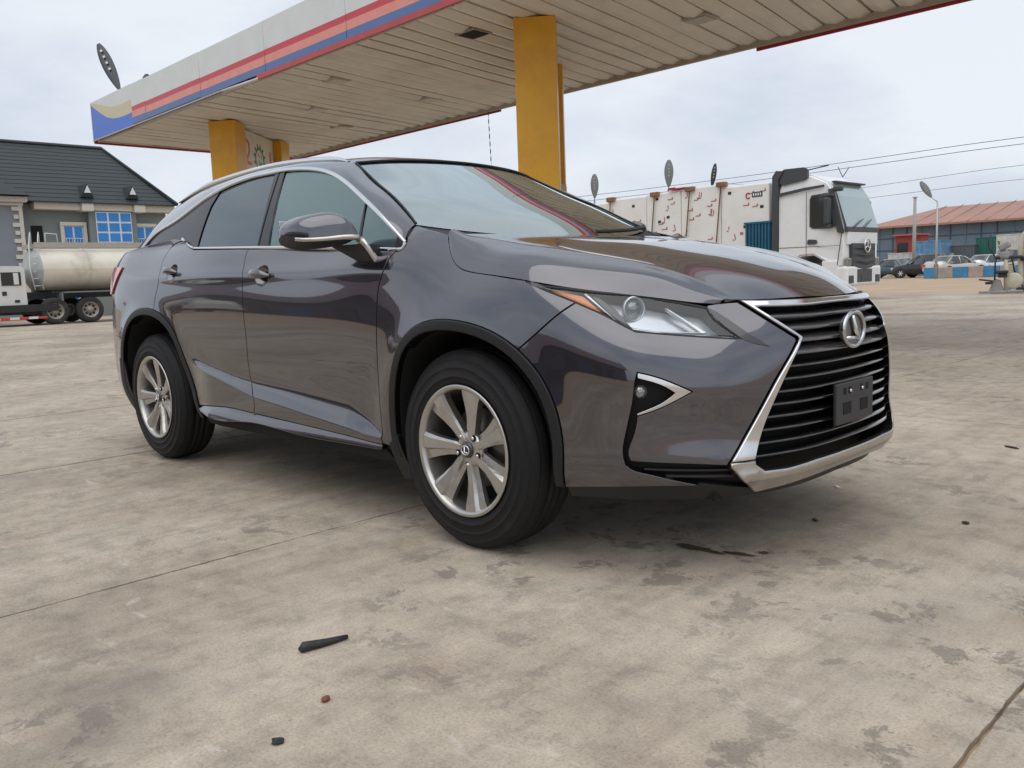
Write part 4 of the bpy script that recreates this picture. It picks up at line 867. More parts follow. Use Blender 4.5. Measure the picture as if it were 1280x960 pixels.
# ragged damp oil drips in front of the front wheel, each its own thin film
def film(name, cx, cy, rx, ry, rz, seed, label):
    rs = random.Random(seed); n_ = 64; ph = [rs.uniform(0, 6.28) for _ in range(8)]; V = [(0, 0, 0)]
    for k_ in range(n_):
        a_ = 2*math.pi*k_/n_; r = 1+sum(.42/(q+1.4)*math.sin((q+1)*a_+ph[q]) for q in range(1, 8)); V.append((rx*r*math.cos(a_), ry*r*math.sin(a_), 0))
    o = mobj(name, V, [(0, 1+k_, 1+(k_+1) % n_) for k_ in range(n_)], mat('damp_oil', (.10, .072, .052), .42, var=.3, scale=30, bump=.2, bscale=90)); o.location = (cx, cy, .0035); o.rotation_euler = (0, 0, rz); tag(o, label, 'stain'); return o
film('oil_stain', .655, -.385, .095, .022, R(8), 3, 'long dark oil stain beside the front bumper shadow')
film('oil_stain', .80, -.345, .05, .016, R(10), 4, 'shorter oil stain just right of the long one')
film('oil_stain', .865, -.28, .022, .010, R(10), 6, 'small round oil spot farthest right of the oil stains')
# ================================================================ filling-station canopy
CX0, CX1, CY0, CY1, CZ = -21.45, 4.6, 5.60, 11.35, 5.0
SOFF = mat('soffit_board', (.68, .635, .57), .55, var=.08, scale=1.2, dirt=((.50, .38, .27), .8, .55, .55), coords='Object')
FWHITE = mat('fascia_white', (.66, .67, .66), .45, var=.04, scale=2, dirt=((.45, .43, .38), 1.5, .55, .4))
FRED = mat('fascia_red', (.55, .050, .075), .4, var=.08, scale=3); FPINK = mat('fascia_pink', (.72, .27, .22), .4, var=.08, scale=3); FBLUE = mat('fascia_blue', (.095, .16, .36), .4, var=.08, scale=3)
FBLU2 = mat('corner_blue', (.07, .17, .62), .4, var=.05); FCREAM = mat('corner_cream', (.60, .54, .36), .5, var=.06); TRIMR = mat('trim_red', (.36, .030, .045), .45, var=.15, scale=4)
STEEL = mat('painted_steel', (.42, .38, .33), .5, var=.1, scale=3, dirt=((.2, .13, .08), 3, .55, .5))
can = thing('station_canopy', 'filling station canopy with striped fascia and slatted soffit', 'canopy', (CX0, CY0, CZ))
def CL(x, y, z): return Vector((x-CX0, y-CY0, z-CZ))
pitch, sk = .40, math.tan(R(9)); i = 0; x = CX0-.5
soff_vars = []
while x < CX1+1.2:
    x0, x1 = x+.014, x+pitch-.030; poly = []
    # parallelogram clipped to the canopy's ends
    def xe(xx, y): return min(max(xx-sk*(y-CY0), CX0+.05), CX1-.05)
    ys = np.linspace(CY0+.06, CY1-.06, 9); A_ = [(xe(x0, y), y) for y in ys]; B_ = [(xe(x1, y), y) for y in ys]
    if max(p[0] for p in B_)-min(p[0] for p in A_) > .03 and max(q[0]-p[0] for p, q in zip(A_, B_)) > .02:
        sag = rnd.uniform(-.006, .010); b = MB(); tl_ = rnd.uniform(-.008, .008)
        lowr = [CL(p[0], p[1], CZ+sag-tl_+.006*math.sin(k_*1.3+i)) for k_, p in enumerate(A_)]; lowl = [CL(p[0], p[1], CZ+sag+tl_+.006*math.sin(k_*1.3+i)) for k_, p in enumerate(B_)]
        m1 = [(p*.5+q*.5)-Vector((0, 0, .04)) for p, q in zip(lowr, lowl)]
        upa = [p+Vector((0, 0, .05)) for p in lowr]; upb = [p+Vector((0, 0, .05)) for p in lowl]
        b.grid([upa, lowr, m1, lowl, upb], False, flip=True); b.build('soffit_slat', SOFF, can)
    x += pitch; i += 1
b = MB(); b.box(CL((CX0+CX1)/2, (CY0+CY1)/2, CZ+.45), (CX1-CX0-.2, CY1-CY0-.2, .60)); b.build('roof_deck', STEEL, can)
b = MB(); b.box(CL((CX0+CX1)/2, CY1-.03, CZ-.04), (CX1-CX0, .07, .10)); b.box(CL((CX0+CX1)/2, CY0+.07, CZ-.012), (CX1-CX0, .05, .05)); b.box(CL(CX0+.03, (CY0+CY1)/2, CZ-.02), (.06, CY1-CY0, .06)); b.build('edge_angle', STEEL, can)
def strip(nm, x0, x1, z0, z1, y, m, th=.012): bb = MB(); bb.box(CL((x0+x1)/2, y, (z0+z1)/2), (x1-x0, th, z1-z0)); return bb.build(nm, m, can)
seams = [-21.75, -18.28, -15.40, -12.68, -9.98, -7.25, -4.5, -1.75, 1.0, 3.8, 4.6]
for k_, (a_, c_) in enumerate(zip(seams[:-1], seams[1:])):
    dz = rnd.uniform(-.006, .006)
    if k_ == 0:
        # corner panel: blue field, cream swoosh, white top
        y = CY0; pan = MB()
        ctl = np.array([(-21.75, 5.93), (-21.45, 5.78), (-21.1, 5.62), (-20.7, 5.46), (-20.3, 5.37), (-19.9, 5.335), (-19.5, 5.325), (-19.08, 5.33)]); cth = np.array([(-21.75, 5.96), (-21.45, 5.93), (-21.1, 5.83), (-20.7, 5.73), (-20.3, 5.66), (-19.9, 5.625), (-19.5, 5.62), (-19.08, 5.645)])
        lowz = 5.0
        def band(nm, up, dn, m, yy):
            bb = MB(); n_ = len(up); bb.add([CL(p[0], yy, p[1]) for p in up]+[CL(p[0], yy, p[1]) for p in dn]+[CL(p[0], yy+.012, p[1]) for p in up]+[CL(p[0], yy+.012, p[1]) for p in dn], [(n_+i_, n_+i_+1, i_+1, i_) for i_ in range(n_-1)]+[(2*n_+i_, 2*n_+i_+1, i_+1, i_)[::-1] for i_ in range(n_-1)]+[(n_+i_, 3*n_+i_, 3*n_+i_+1, n_+i_+1) for i_ in range(n_-1)]); return bb.build(nm, m, can)
        flat = lambda z: np.array([(p[0], z) for p in ctl])
        band('corner_field', ctl, np.array([(p[0], 5.03) for p in ctl]), FBLU2, CY0); band('corner_swoosh', cth, ctl, FCREAM, CY0); band('fascia_panel', flat(5.985), cth-[0, .0], FWHITE, CY0)
        a_ = -19.08
        strip('fascia_panel', a_, c_, 5.455, 5.97, CY0, FWHITE); strip('red_stripe', a_, c_, 5.35, 5.455, CY0, FRED); strip('pink_stripe', a_, c_, 5.20, 5.35, CY0, FPINK); strip('blue_stripe', a_, c_, 5.05, 5.20, CY0, FBLUE); continue
    g_ = .006
    strip('fascia_panel', a_+g_, c_-g_, 5.44+dz, 5.96+dz, CY0, FWHITE); strip('red_stripe', a_+g_, c_-g_, 5.33+dz, 5.44+dz, CY0, FRED); strip('pink_stripe', a_+g_, c_-g_, 5.185+dz, 5.33+dz, CY0, FPINK); strip('blue_stripe', a_+g_, c_-g_, 5.05+dz, 5.185+dz, CY0, FBLUE)
strip('bottom_trim', -13.0, CX1, 4.955, 5.045, CY0-.012, mat('trim_bright_red', (.45, .06, .06), .4, var=.12, scale=3), .03)
strip('bottom_trim', -21.75, -14.5, 5.0, 5.03, CY0-.010, STEEL, .02)
for a_, c_ in zip(seams[1:5], seams[2:6]):
    b = MB(); b.box(CL(a_, CY0-.012, 5.26), (.012, .012, .16)); b.build('seam_clip', STEEL, can)
b = MB(); b.box(CL(-21.75, (CY0+CY1)/2, 5.5), (.02, CY1-CY0+.02, .94)); b.build('end_fascia', FWHITE, can)
b = MB(); b.box(CL(-21.72, (CY0+CY1)/2, 4.985), (.05, CY1-CY0, .085)); b.build('end_trim', TRIMR, can)
b = MB(); b.box(CL((-21.75-12.3)/2, CY1+.02, 4.93), (21.75-12.3, .03, .12)); b.build('back_trim', TRIMR, can)
b = MB(); b.box(CL((-5.75+CX1)/2, CY1+.03, 4.925), (CX1+5.75, .03, .13)); b.build('back_trim', TRIMR, can)
b = MB(); b.box(CL((CX0+CX1)/2, CY1+.005, 5.45), (CX1-CX0, .02, .9)); b.build('back_fascia', FWHITE, can)
b = MB(); b.box(CL(CX1+.02, (CY0+CY1)/2, 5.48), (.02, CY1-CY0, .92)); b.build('end_fascia', FWHITE, can)
b = MB(); b.tube([CL(-14.42, CY0-.03, 5.00), CL(-12.95, CY0-.03, 4.965)], .022, 8); b.build('loose_tube', mat('tube_white', (.7, .68, .62), .4), can)
b = MB(); pts = [CL(-13.4+.55*math.sin(t)*.5, CY0-.03, 4.96-.10*abs(math.sin(t*1.0))) for t in np.linspace(0, 3.1, 14)]; b.tube(pts, .006, 5); b.build('loose_wire', STEEL, can)
# recessed lamps in the soffit
for (lx, ly, open_) in ((-12.27, 6.9, 0), (-8.28, 6.88, 1), (-12.61, 9.5, 0), (-16.45, 9.77, 0), (-14.83, 8.06, 0), (-5.52, 9.23, 0), (-18.6, 8.1, 0), (-2.5, 7.0, 0), (-2.0, 9.4, 0), (1.2, 7.0, 0)):
    b = MB(); b.box(CL(lx, ly, CZ-.022), (.46, .40, .03)); fr_ = b.build('soffit_lamp', STEEL if not open_ else mat('rusty_tray', (.30, .25, .20), .6), can)
    b = MB(); b.box(CL(lx, ly, CZ-.040), (.38, .32, .012)); b.build('lamp_glass', mat('lamp_grey', (.33, .29, .23), .3) if not open_ else DARK, fr_)
# hanging string of the missing back trim
b = MB(); b.tube([(-12.40, 11.05, 4.86), (-12.39, 11.05, 4.4), (-12.37, 11.05, 4.0), (-12.36, 11.05, 3.62)], .004, 5)
for k_ in range(7): b.box((-12.395+.005*k_, 11.05, 4.8-.17*k_), (.016, .016, .09))
tag(b.build('hanging_cable', CABIND), 'thin dark cable with small lumps hanging from the canopy edge', 'cable')
# columns stand in pairs, turned about 40 degrees to the canopy
YEL = mat('column_yellow', (.68, .35, .018), .42, var=.07, scale=1.2, dirt=((.42, .19, .02), .8, .5, .6)); ORNG = mat('column_orange', (.50, .20, .02), .45, var=.1)
CREAM = mat('sign_cream', (.66, .60, .50), .5, var=.05, scale=2)
def column(cx, cy, label, rz=R(40), s_=.64):
    t = thing('canopy_column', label, 'column', (cx, cy, 0), rz, 'canopy columns')
    b = MB(); b.box((0, 0, 1.05), (s_, s_, 2.1), bev=.008); b.build('lower_cladding', YEL, t)
    b = MB(); b.box((0, 0, 2.106+1.43), (s_, s_, 2.86), bev=.008); b.build('upper_cladding', YEL, t)
    b = MB(); b.box((0, 0, .09), (s_+.16, s_+.16, .18), bev=.02); b.build('plinth', mat('plinth_grey', (.3, .29, .27), .8, var=.1), t)
    return t
U_ = Vector((math.cos(R(40)), math.sin(R(40)), 0)); V_ = Vector((-U_.y, U_.x, 0))
def pair(cx, cy, la, lb, lsign, cat='sign'):
    c_ = Vector((cx, cy, 0)); column(c_.x, c_.y, la); d_ = c_+V_*3.05; column(d_.x, d_.y, lb)
    mid = c_+V_*1.525; t = thing('pump_sign', lsign, cat, (mid.x, mid.y, 0), R(40))
    b = MB(); b.box((0, 0, 3.85), (.20, 2.36, 2.2), bev=.01); b.build('board', CREAM, t)
    PINK_ = mat('digit_pink', (.62, .13, .14), .5); GRN = mat('gear_green', (.015, .20, .09), .5)
    fx = .104
    text_obj('digit', '2', .92, PINK_, plane_M((fx, -.60, 4.38), (0, 1, 0), (0, 0, 1)), t, .004)
    text_obj('digit', '1', .80, PINK_, plane_M((fx, .92, 4.30), (0, 1, 0), (0, 0, 1)), t, .004)
    b = MB(); n_ = 12; out = []
    for k_ in range(n_):
        for q_, r in ((0, .30), (.3, .30), (.42, .40), (.68, .40), (.8, .30)): a_ = 2*math.pi*(k_+q_)/n_; out.append((r*math.cos(a_), r*math.sin(a_)))
    m_ = plane_M((fx-.002, .16, 4.32), (0, 1, 0), (0, 0, 1)); k0 = len(out); inn_ = [(.245*x_/math.hypot(x_, y_), .245*y_/math.hypot(x_, y_)) for x_, y_ in out]
    b.add([m_@Vector((x_, y_, .004)) for x_, y_ in out+inn_], [(i_, (i_+1) % k0, k0+(i_+1) % k0, k0+i_) for i_ in range(k0)]); b.build('gear_ring', GRN, t)
    for p_, q_, col_ in (((-.10, .16), (-.03, .06), PINK_), ((.06, .12), (.13, .04), PINK_), ((-.04, -.02), (.02, -.2), GRN), ((.1, -.05), (.06, -.22), GRN)):
        b = MB(); b.add([m_@Vector((p_[0]-.02, p_[1], .006)), m_@Vector((p_[0]+.03, p_[1]-.02, .006)), m_@Vector((q_[0]+.03, q_[1], .006)), m_@Vector((q_[0]-.02, q_[1]-.01, .006))], [(3, 2, 1, 0)]); b.build('gear_mark', col_, t)
    b = MB(); b.box((0, 0, 2.66), (.34, 2.36, .16), bev=.01); b.box((.20, .9, 2.58), (.3, .4, .26), bev=.01); b.build('lower_box', mat('box_cream', (.55, .48, .38), .5, var=.05), t)
pair(-17.36, 7.13, 'yellow square canopy column at the left end, in front of the numbered sign', 'yellow column behind the numbered sign at the canopy left end', 'cream board between the left columns with pink digits and a green gear wheel')
pair(-7.22, 7.22, 'large yellow column rising just behind the windscreen of the car', 'orange-brown column half hidden behind the large yellow column', 'cream board seen edge-on behind the large yellow column')
# ================================================================ solar street lamps
LEDG = mat('led_panel', (.45, .44, .34), .3); LAMPG = mat('lamp_case_grey', (.20, .21, .21), .45); LAMPK = mat('lamp_case_black', (.02, .025, .035), .4)
POLE = mat('pole_steel', (.42, .43, .43), .45, .5, var=.08)
def solar_lamp(loc, height, yaw, tilt, L_, label, case=LAMPG, arm=.35, group='solar street lamps', wide=.20, face=None):
    t = thing('street_lamp', label, 'street lamp', loc, yaw, group)
    b = MB(); b.tube([(0, 0, 0), (0, 0, height*.5), (0, 0, height)], [.085, .07, .05], 10); b.build('pole', POLE, t)
    e_ = Vector((arm, 0, height+arm*.75)); b = MB(); b.tube([(0, 0, height-.02), (arm*.5, 0, height+arm*.3), tuple(e_)], .03, 8); b.build('arm', POLE, t)
    ax = Vector((math.cos(tilt), 0, math.sin(tilt))); sd = Vector((0, 1, 0))
    if face is not None: sd = ax.cross(Matrix.Rotation(-yaw, 3, 'Z')@Vector(face)).normalized()
    up = ax.cross(sd)*-1
    rows = []; rows2 = []
    for k_ in range(15):
        u_ = k_/14; w_ = L_*wide*(math.sin(math.pi*min(1, u_*.93+.035))**.62)*(1-.30*(1-u_)); c_ = e_+ax*L_*u_
        rows.append([c_+sd*w_*math.cos(a_)+up*(.055*w_/(L_*.15))*math.sin(a_) for a_ in np.linspace(0, 2*math.pi, 13)])
    b = MB(); b.grid(rows, True); b.add(rows[-1][:-1], [tuple(range(12))]); b.add(rows[0][:-1], [tuple(range(12))[::-1]]); head = b.build('lamp_head', case, t)
    for k_ in range(4):
        for s_ in (-1, 1):
            c_ = e_+ax*L_*(.42+.13*k_)
            b = MB(); M_ = Matrix((ax, sd, up)).transposed(); b.box(c_+up*(.056*s_), (L_*.045, L_*.07*wide/.2, .012), rot=M_); b.build('led_unit', LEDG, head)
    return t
solar_lamp((-26.72, 32., 0), 4.85, R(-45), R(82), 1.2, 'grey solar street lamp farthest left above the wrapped cargo', arm=.2, face=(.6, -.8, 0))
solar_lamp((-22.13, 32., 0), 4.95, R(-45), R(84), 1.25, 'grey solar street lamp in the middle above the wrapped cargo', arm=.2, face=(.6, -.8, 0))
solar_lamp((-19.87, 32., 0), 4.75, R(60), R(80), 1.1, 'dark narrow solar street lamp nearest the white truck cab', LAMPK, arm=.15, face=(.6, -.8, 0), wide=.13)
solar_lamp((-21.05, 6.2, 5.76), .38, R(180), R(50), 1.85, 'black solar street lamp leaning left above the canopy corner', LAMPK, arm=.22, wide=.10, face=(.9, -.4, -.3))
solar_lamp((-20.95, 6.85, 5.76), .25, R(160), R(55), .95, 'black solar lamp head just peeping over the canopy fascia', LAMPK, arm=.12)
solar_lamp((-18.19, 56., 0), 4.95, R(180+20), R(58), 1.25, 'grey street lamp on a bare pole beside the striped barrier', LAMPG, arm=.35, face=(.33, -.94, -.1), wide=.19)
# ================================================================ house with dark tiled roof
WALLG = mat('wall_grey_green', (.20, .225, .22), .8, var=.06, scale=.8); WALLB = mat('wall_blue_grey', (.24, .26, .29), .8, var=.05, scale=.8); CREAMP = mat('moulding_cream', (.62, .58, .50), .6, var=.05)
ROOF = mat('roof_tile', (.017, .023, .025), .55, var=.25, scale=2.5, bump=.3, bscale=8); BLUEG = mat('blue_window_glass', (.045, .24, .62), .35, var=.10, scale=1.5, spec=.3); WFR = mat('window_white', (.72, .74, .76), .4)
hs = thing('house', 'grey two storey house with a dark tiled hip roof behind the tanker', 'house', (-42, 0, 0))
b = MB(); b.box((-4.5, 8.2, 2.65), (9., 15.6, 5.3)); b.build('wall', WALLG, hs)
b = MB(); b.box((.30, 4.27, 2.65), (.6, 9.5, 5.3)); b.build('wing_wall', WALLB, hs)
for k_ in range(11):
    b = MB(); b.box((.62, 8.88, 5.0-.36*k_), (.12, .20 if k_ % 2 else .34, .18)); b.build('quoin', CREAMP, hs)
b = MB(); b.box((.62, 9.08, 2.6), (.10, .16, 5.2)); b.build('corner_strip', CREAMP, hs)
b = MB(); b.box((.30, 4.27, 5.40), (1.4, 10.1, .26), bev=.04); b.box((.2, 4.27, 5.20), (1.1, 9.85, .14), bev=.03); b.build('cornice', CREAMP, hs)
b = MB(); b.box((.14, 13.0, 5.20), (.75, 6.6, .36), bev=.05); b.box((.30, 12.0, 5.18), (.8, .55, .42), bev=.04); b.box((.30, 14.45, 5.18), (.8, .55, .42), bev=.04); b.build('cornice', CREAMP, hs)
# roof in overlapping courses up a hip
rows_n = 15; ex, ez = .75, 5.36; rx_, rz_ = -5.0, 8.82
for k_ in range(rows_n):
    t0, t1 = k_/rows_n, (k_+1.12)/rows_n
    def P_(t, e_): return ex+(rx_-ex)*t, 16.3+(15.0-16.3)*min(1, t*1.25)-.0*t, ez+(rz_-ez)*t
    a0 = P_(t0, 0); a1 = P_(min(t1, 1.0), 0); b = MB(); y0 = -2.
    # hip line from the eave corner to the ridge end
    hy = lambda t: 16.3-(16.3-14.9)*t
    lift = .022
    b.add([Vector((a0[0], y0, a0[2]+lift)), Vector((a0[0], hy(t0), a0[2]+lift)), Vector((a1[0], hy(min(t1, 1)), a1[2])), Vector((a1[0], y0, a1[2])), Vector((a0[0], y0, a0[2]-.02)), Vector((a0[0], hy(t0), a0[2]-.02))], [(0, 1, 2, 3), (4, 5, 1, 0)])
    b.build('roof_course', ROOF, hs)
b = MB(); b.add([Vector((.75, 16.3, 5.36)), Vector((-9.6, 16.3, 5.36)), Vector((-5., 14.9, 8.82)), Vector((-9.6, -2, 5.36)), Vector((-5, -2, 8.82))], [(0, 1, 2), (1, 3, 4, 2)]); b.build('roof_back', ROOF, hs)
b = MB(); b.tube([(.75, 16.3, 5.42), (-5, 14.9, 8.86), (-5, -2, 8.86)], .10, 6); b.build('ridge', ROOF, hs)
b = MB(); b.add([Vector((1.35, -1., 5.55)), Vector((1.35, 9.4, 5.55)), Vector((-1.2, 7.4, 7.1)), Vector((-1.2, -1., 7.1)), Vector((-2.5, 9.4, 5.55))], [(0, 1, 2, 3), (1, 4, 2)]); b.build('wing_roof', ROOF, hs)
for y in (12.12, 14.25):
    b = MB(); b.add([Vector((.42, y-.26, 5.80)), Vector((.42, y+.26, 5.80)), Vector((.42, y, 6.30)), Vector((-1.3, y, 6.35)), Vector((.40, y-.30, 5.66)), Vector((.40, y+.30, 5.66)), Vector((.46, y, 6.28)), Vector((-.9, y-.30, 6.1)), Vector((-.9, y+.30, 6.1))], [(4, 6, 3, 7), (5, 8, 3, 6), (4, 5, 6)]); dm = b.build('dormer', ROOF, hs)
    b = MB(); b.add([Vector((.50, y-.15, 5.86)), Vector((.50, y+.15, 5.86)), Vector((.50, y, 6.20)), Vector((.40, y-.15, 5.86)), Vector((.40, y+.15, 5.86)), Vector((.40, y, 6.20))], [(0, 1, 2), (3, 5, 4), (0, 3, 4, 1), (1, 4, 5, 2), (2, 5, 3, 0)]); b.build('dormer_face', WFR, dm)
def win(y0, y1, z0, z1, nx, nz, x=.02, frame=.0, bars=False):
    b = MB(); b.box((x, (y0+y1)/2, (z0+z1)/2), (.06, y1-y0, z1-z0)); wn = b.build('window', WFR, hs)
    for i_ in range(nx):
        for j_ in range(nz):
            pw, ph = (y1-y0)/nx, (z1-z0)/nz; b = MB(); b.box((x+.04, y0+pw*(i_+.5), z0+ph*(j_+.5)), (.03, pw-.09, ph-.09)); b.build('pane', BLUEG, wn)
    if frame:
        b = MB(); f_ = frame; b.box((x+.06, (y0+y1)/2, z1+f_/2), (.16, y1-y0+2*f_, f_), bev=.02); b.box((x+.06, y0-f_/2, (z0+z1)/2), (.14, f_, z1-z0), bev=.02); b.box((x+.06, y1+f_/2, (z0+z1)/2), (.14, f_, z1-z0), bev=.02); b.box((x+.07, (y0+y1)/2, z0-f_/2), (.2, y1-y0+2*f_, f_), bev=.02); b.build('window_surround', CREAMP, wn)
    if bars:
        b = MB(); zt_ = z0+(z1-z0)*.62; b.box((x+.12, (y0+y1)/2, zt_), (.02, y1-y0, .03))
        for k_ in range(7): b.box((x+.12, y0+(y1-y0)*(k_+.5)/7, (z0+zt_)/2), (.02, .02, zt_-z0))
        b.build('window_bars', WFR, wn)
b = MB(); b.box((.12, 13.22, 2.5), (.5, 2.25, 5.0)); b.build('bay', WALLG, hs)
win(12.40, 14.08, 2.55, 4.98, 3, 5, x=.39)
win(11.02, 11.88, 2.75, 4.32, 2, 1, frame=.17, bars=True); win(14.42, 15.25, 2.75, 4.32, 2, 1, frame=.16, bars=True)
b = MB(); b.box((.02, 9.86, 3.2), (.05, .48, 2.2)); b.build('side_window', DARK, hs)
win(11.02, 11.88, .6, 1.9, 2, 1, frame=.17)
# ================================================================ tanker lorries
TANK = mat('tank_cream', (.70, .65, .55), .5, var=.08, scale=1.6, dirt=((.30, .24, .17), .9, .52, .6)); TANKE = mat('tank_end_silver', (.46, .47, .47), .4, .3, var=.12, scale=2)
CHAS = mat('chassis_black', (.02, .021, .023), .6, var=.2, scale=4); LRUB = mat('lorry_rubber', (.03, .029, .028), .8, dirt=((.12, .1, .08), 3, .5, .5)); LRIM = mat('lorry_rim', (.34, .31, .27), .5, .5, var=.15, scale=12)
CABW = mat('cab_white', (.66, .66, .64), .35, var=.04, coat=.3); REDR = mat('reflector_red', (.55, .06, .05), .4)
def lorry_wheel(parent, loc, r=.50, wd=.32, sg=1):
    """axle along local x, outer face towards +x*sg"""
    b = MB(); b.lathe([(r*.58, -.02), (r*.62, .0), (r*.86, .01), (r*.96, -.02), (r, -.06), (r, -wd+.03), (r*.9, -wd)], axis='X', n=28)
    b.v = [Vector((v.x*sg, v.y, v.z)) for v in b.v]; w_ = b.build('wheel', LRUB, parent); w_.location = loc
    b = MB(); b.lathe([(.001, -.02), (.10, -.01), (.12, -.06), (.15, -.10), (r*.48, -.11), (r*.54, -.02), (r*.60, -.01)], axis='X', n=24); b.v = [Vector((v.x*sg, v.y, v.z)) for v in b.v]; b.build('rim', LRIM, w_)
    b = MB()
    for k_ in range(8): a_ = 2*math.pi*k_/8; b.cyl((sg*-.10, r*.36*math.cos(a_), r*.36*math.sin(a_)), (sg*-.098, r*.36*math.cos(a_), r*.36*math.sin(a_)), .05, n=8)
    b.build('hand_holes', CHAS, w_)
    return w_
def tanker(loc, rz, label, y0, y1, cab=True, seed=1):
    """lies along local y, its near side faces +x; the tank's front end is at y0"""
    t = thing('tanker_lorry', label, 'tanker', loc, rz, 'tanker lorries')
    a_, c_ = 1.18, .80; zc = 1.98
    def ring(y, s_): return [Vector((-1.25+a_*s_*math.cos(q), y, zc+c_*s_*math.sin(q))) for q in np.linspace(0, 2*math.pi, 41)]
    b = MB(); b.grid([ring(y, 1) for y in np.linspace(y0, y1, 12)], True); b.build('tank', TANK, t)
    for ye, sg in ((y0, -1), (y1, 1)):
        b = MB(); b.grid([ring(ye+sg*.30*(1-s_*s_), s_) for s_ in (1, .95, .85, .7, .5, .25, .01)], True, flip=sg > 0); b.build('tank_end', TANKE, t)
    for y in np.arange(y0+1.6, y1-.5, 1.9):
        b = MB(); b.grid([ring(y-.03, 1.004), ring(y-.03, 1.014), ring(y+.03, 1.014), ring(y+.03, 1.004)], True); b.build('tank_band', TANK, t)
    b = MB(); b.box((-.95, (y0+y1)/2, 2.83), (.06, y1-y0+.4, .16)); b.box((-1.55, (y0+y1)/2, 2.83), (.06, y1-y0+.4, .16)); b.box((-1.25, (y0+y1)/2, 2.78), (.7, y1-y0+.3, .05)); b.box((-.52, (y0+y1)/2, 2.86), (.10, y1-y0+.2, .18)); b.build('catwalk', mat('catwalk_grey', (.40, .37, .33), .6, var=.1), t)
    b = MB(); b.box((-1.25, (y0+y1)/2-.4, 1.05), (1.0, y1-y0+1.2, .26)); b.box((-.28, (y0+y1)/2+.1, 1.16), (.12, y1-y0-.3, .07)); b.build('chassis', CHAS, t)
    b = MB(); b.box((-.20, y0+2.2, 1.13), (.55, 3.3, .05), bev=.02); b.box((-.20, y0+.5, .98), (.55, .05, .3)); b.box((-.20, y0+3.88, .95), (.55, .05, .36)); b.build('mudguard', mat('guard_grey', (.16, .17, .18), .5), t)
    for y in (y0+.25, y0+1.45): lorry_wheel(t, (-.02, y, .48), .48); lorry_wheel(t, (-2.48, y, .48), .48, sg=-1)
    for y in (y1-2.6, y1-1.3): lorry_wheel(t, (-.02, y, .48), .48)
    b = MB(); b.cyl((-.1, y0+2.7, .62), (-.4, y0+2.7, .62), .22, n=18); b.box((-.25, y0+3.3, .7), (.4, .6, .5)); b.build('air_tank', CHAS, t)
    # end ladder with hoops
    LAD = mat('ladder_white', (.66, .66, .64), .5); b = MB()
    for dy in (-.14, .14): b.tube([(-.40, y0-.10+dy, 1.25), (-.42, y0-.20+dy, 2.0), (-.55, y0-.12+dy, 2.85), (-.6, y0-.05+dy, 3.25), (-.75, y0+.0+dy, 3.32), (-.9, y0+.05+dy, 2.9)], .022, 6)
    for k_ in range(6): b.tube([(-.41, y0-.28+.02*k_, 1.4+.26*k_), (-.41, y0+.0+.02*k_, 1.4+.26*k_)], .016, 6)
    b.tube([(-.6, y0+.3, 2.9), (-.6, y0+.32, 3.28), (-.6, y0+.7, 3.25), (-.6, y0+.72, 2.9)], .02, 6); b.build('ladder', LAD, t)
    if cab:
        yb = y0-.62; b = MB(); prof = [(0, .62), (0, 2.02), (-.10, 2.10), (-1.5, 2.12), (-1.9, 1.45), (-2.0, .62)]
        b.prism([(p[0]+yb, p[1]) for p in prof], plane_M((-2.5, 0, 0), (0, 1, 0), (0, 0, 1)), 2.42); b.build('cab', CABW, t)
        b = MB(); b.box((-.065, yb-.45, 1.66), (.03, .62, .46), bev=.01); b.build('cab_window', CABIND, t)
        b = MB(); b.box((-.050, yb-.30, 1.66), (.03, .16, .40), bev=.01); b.build('window_post', CABW, t)
        b = MB(); b.box((-.07, yb-.32, .88), (.02, .16, .09)); b.box((-.07, yb-.70, 1.16), (.02, .14, .14)); b.build('cab_badge', CABIND, t)
        b = MB(); b.box((-1.25, yb-.2, .55), (2.2, 2.2, .3)); b.box((-.25, y0+.0-.6, .62), (.5, 1.9, .25)); b.build('cab_frame', CHAS, t)
        for zz_, e_ in ((.62, 0.), (.28, .25)):
            for k_ in range(8): b = MB(); b.box((-.02, y0-2.55+e_+.30*k_, zz_), (.03, .30, .085)); b.build('side_guard', REDR if k_ % 2 else mat('reflector_white', (.7, .69, .66), .4), t)
    return t
tanker((-31.2, 0, 0), 0, 'cream tanker lorry with a white cab and ladder in front of the house', 6.85, 14.6)
tanker((-34.6, 0, 0), R(-2), 'second cream tanker partly hidden behind the ladder at the left edge', -2.0, 6.0, cab=False)
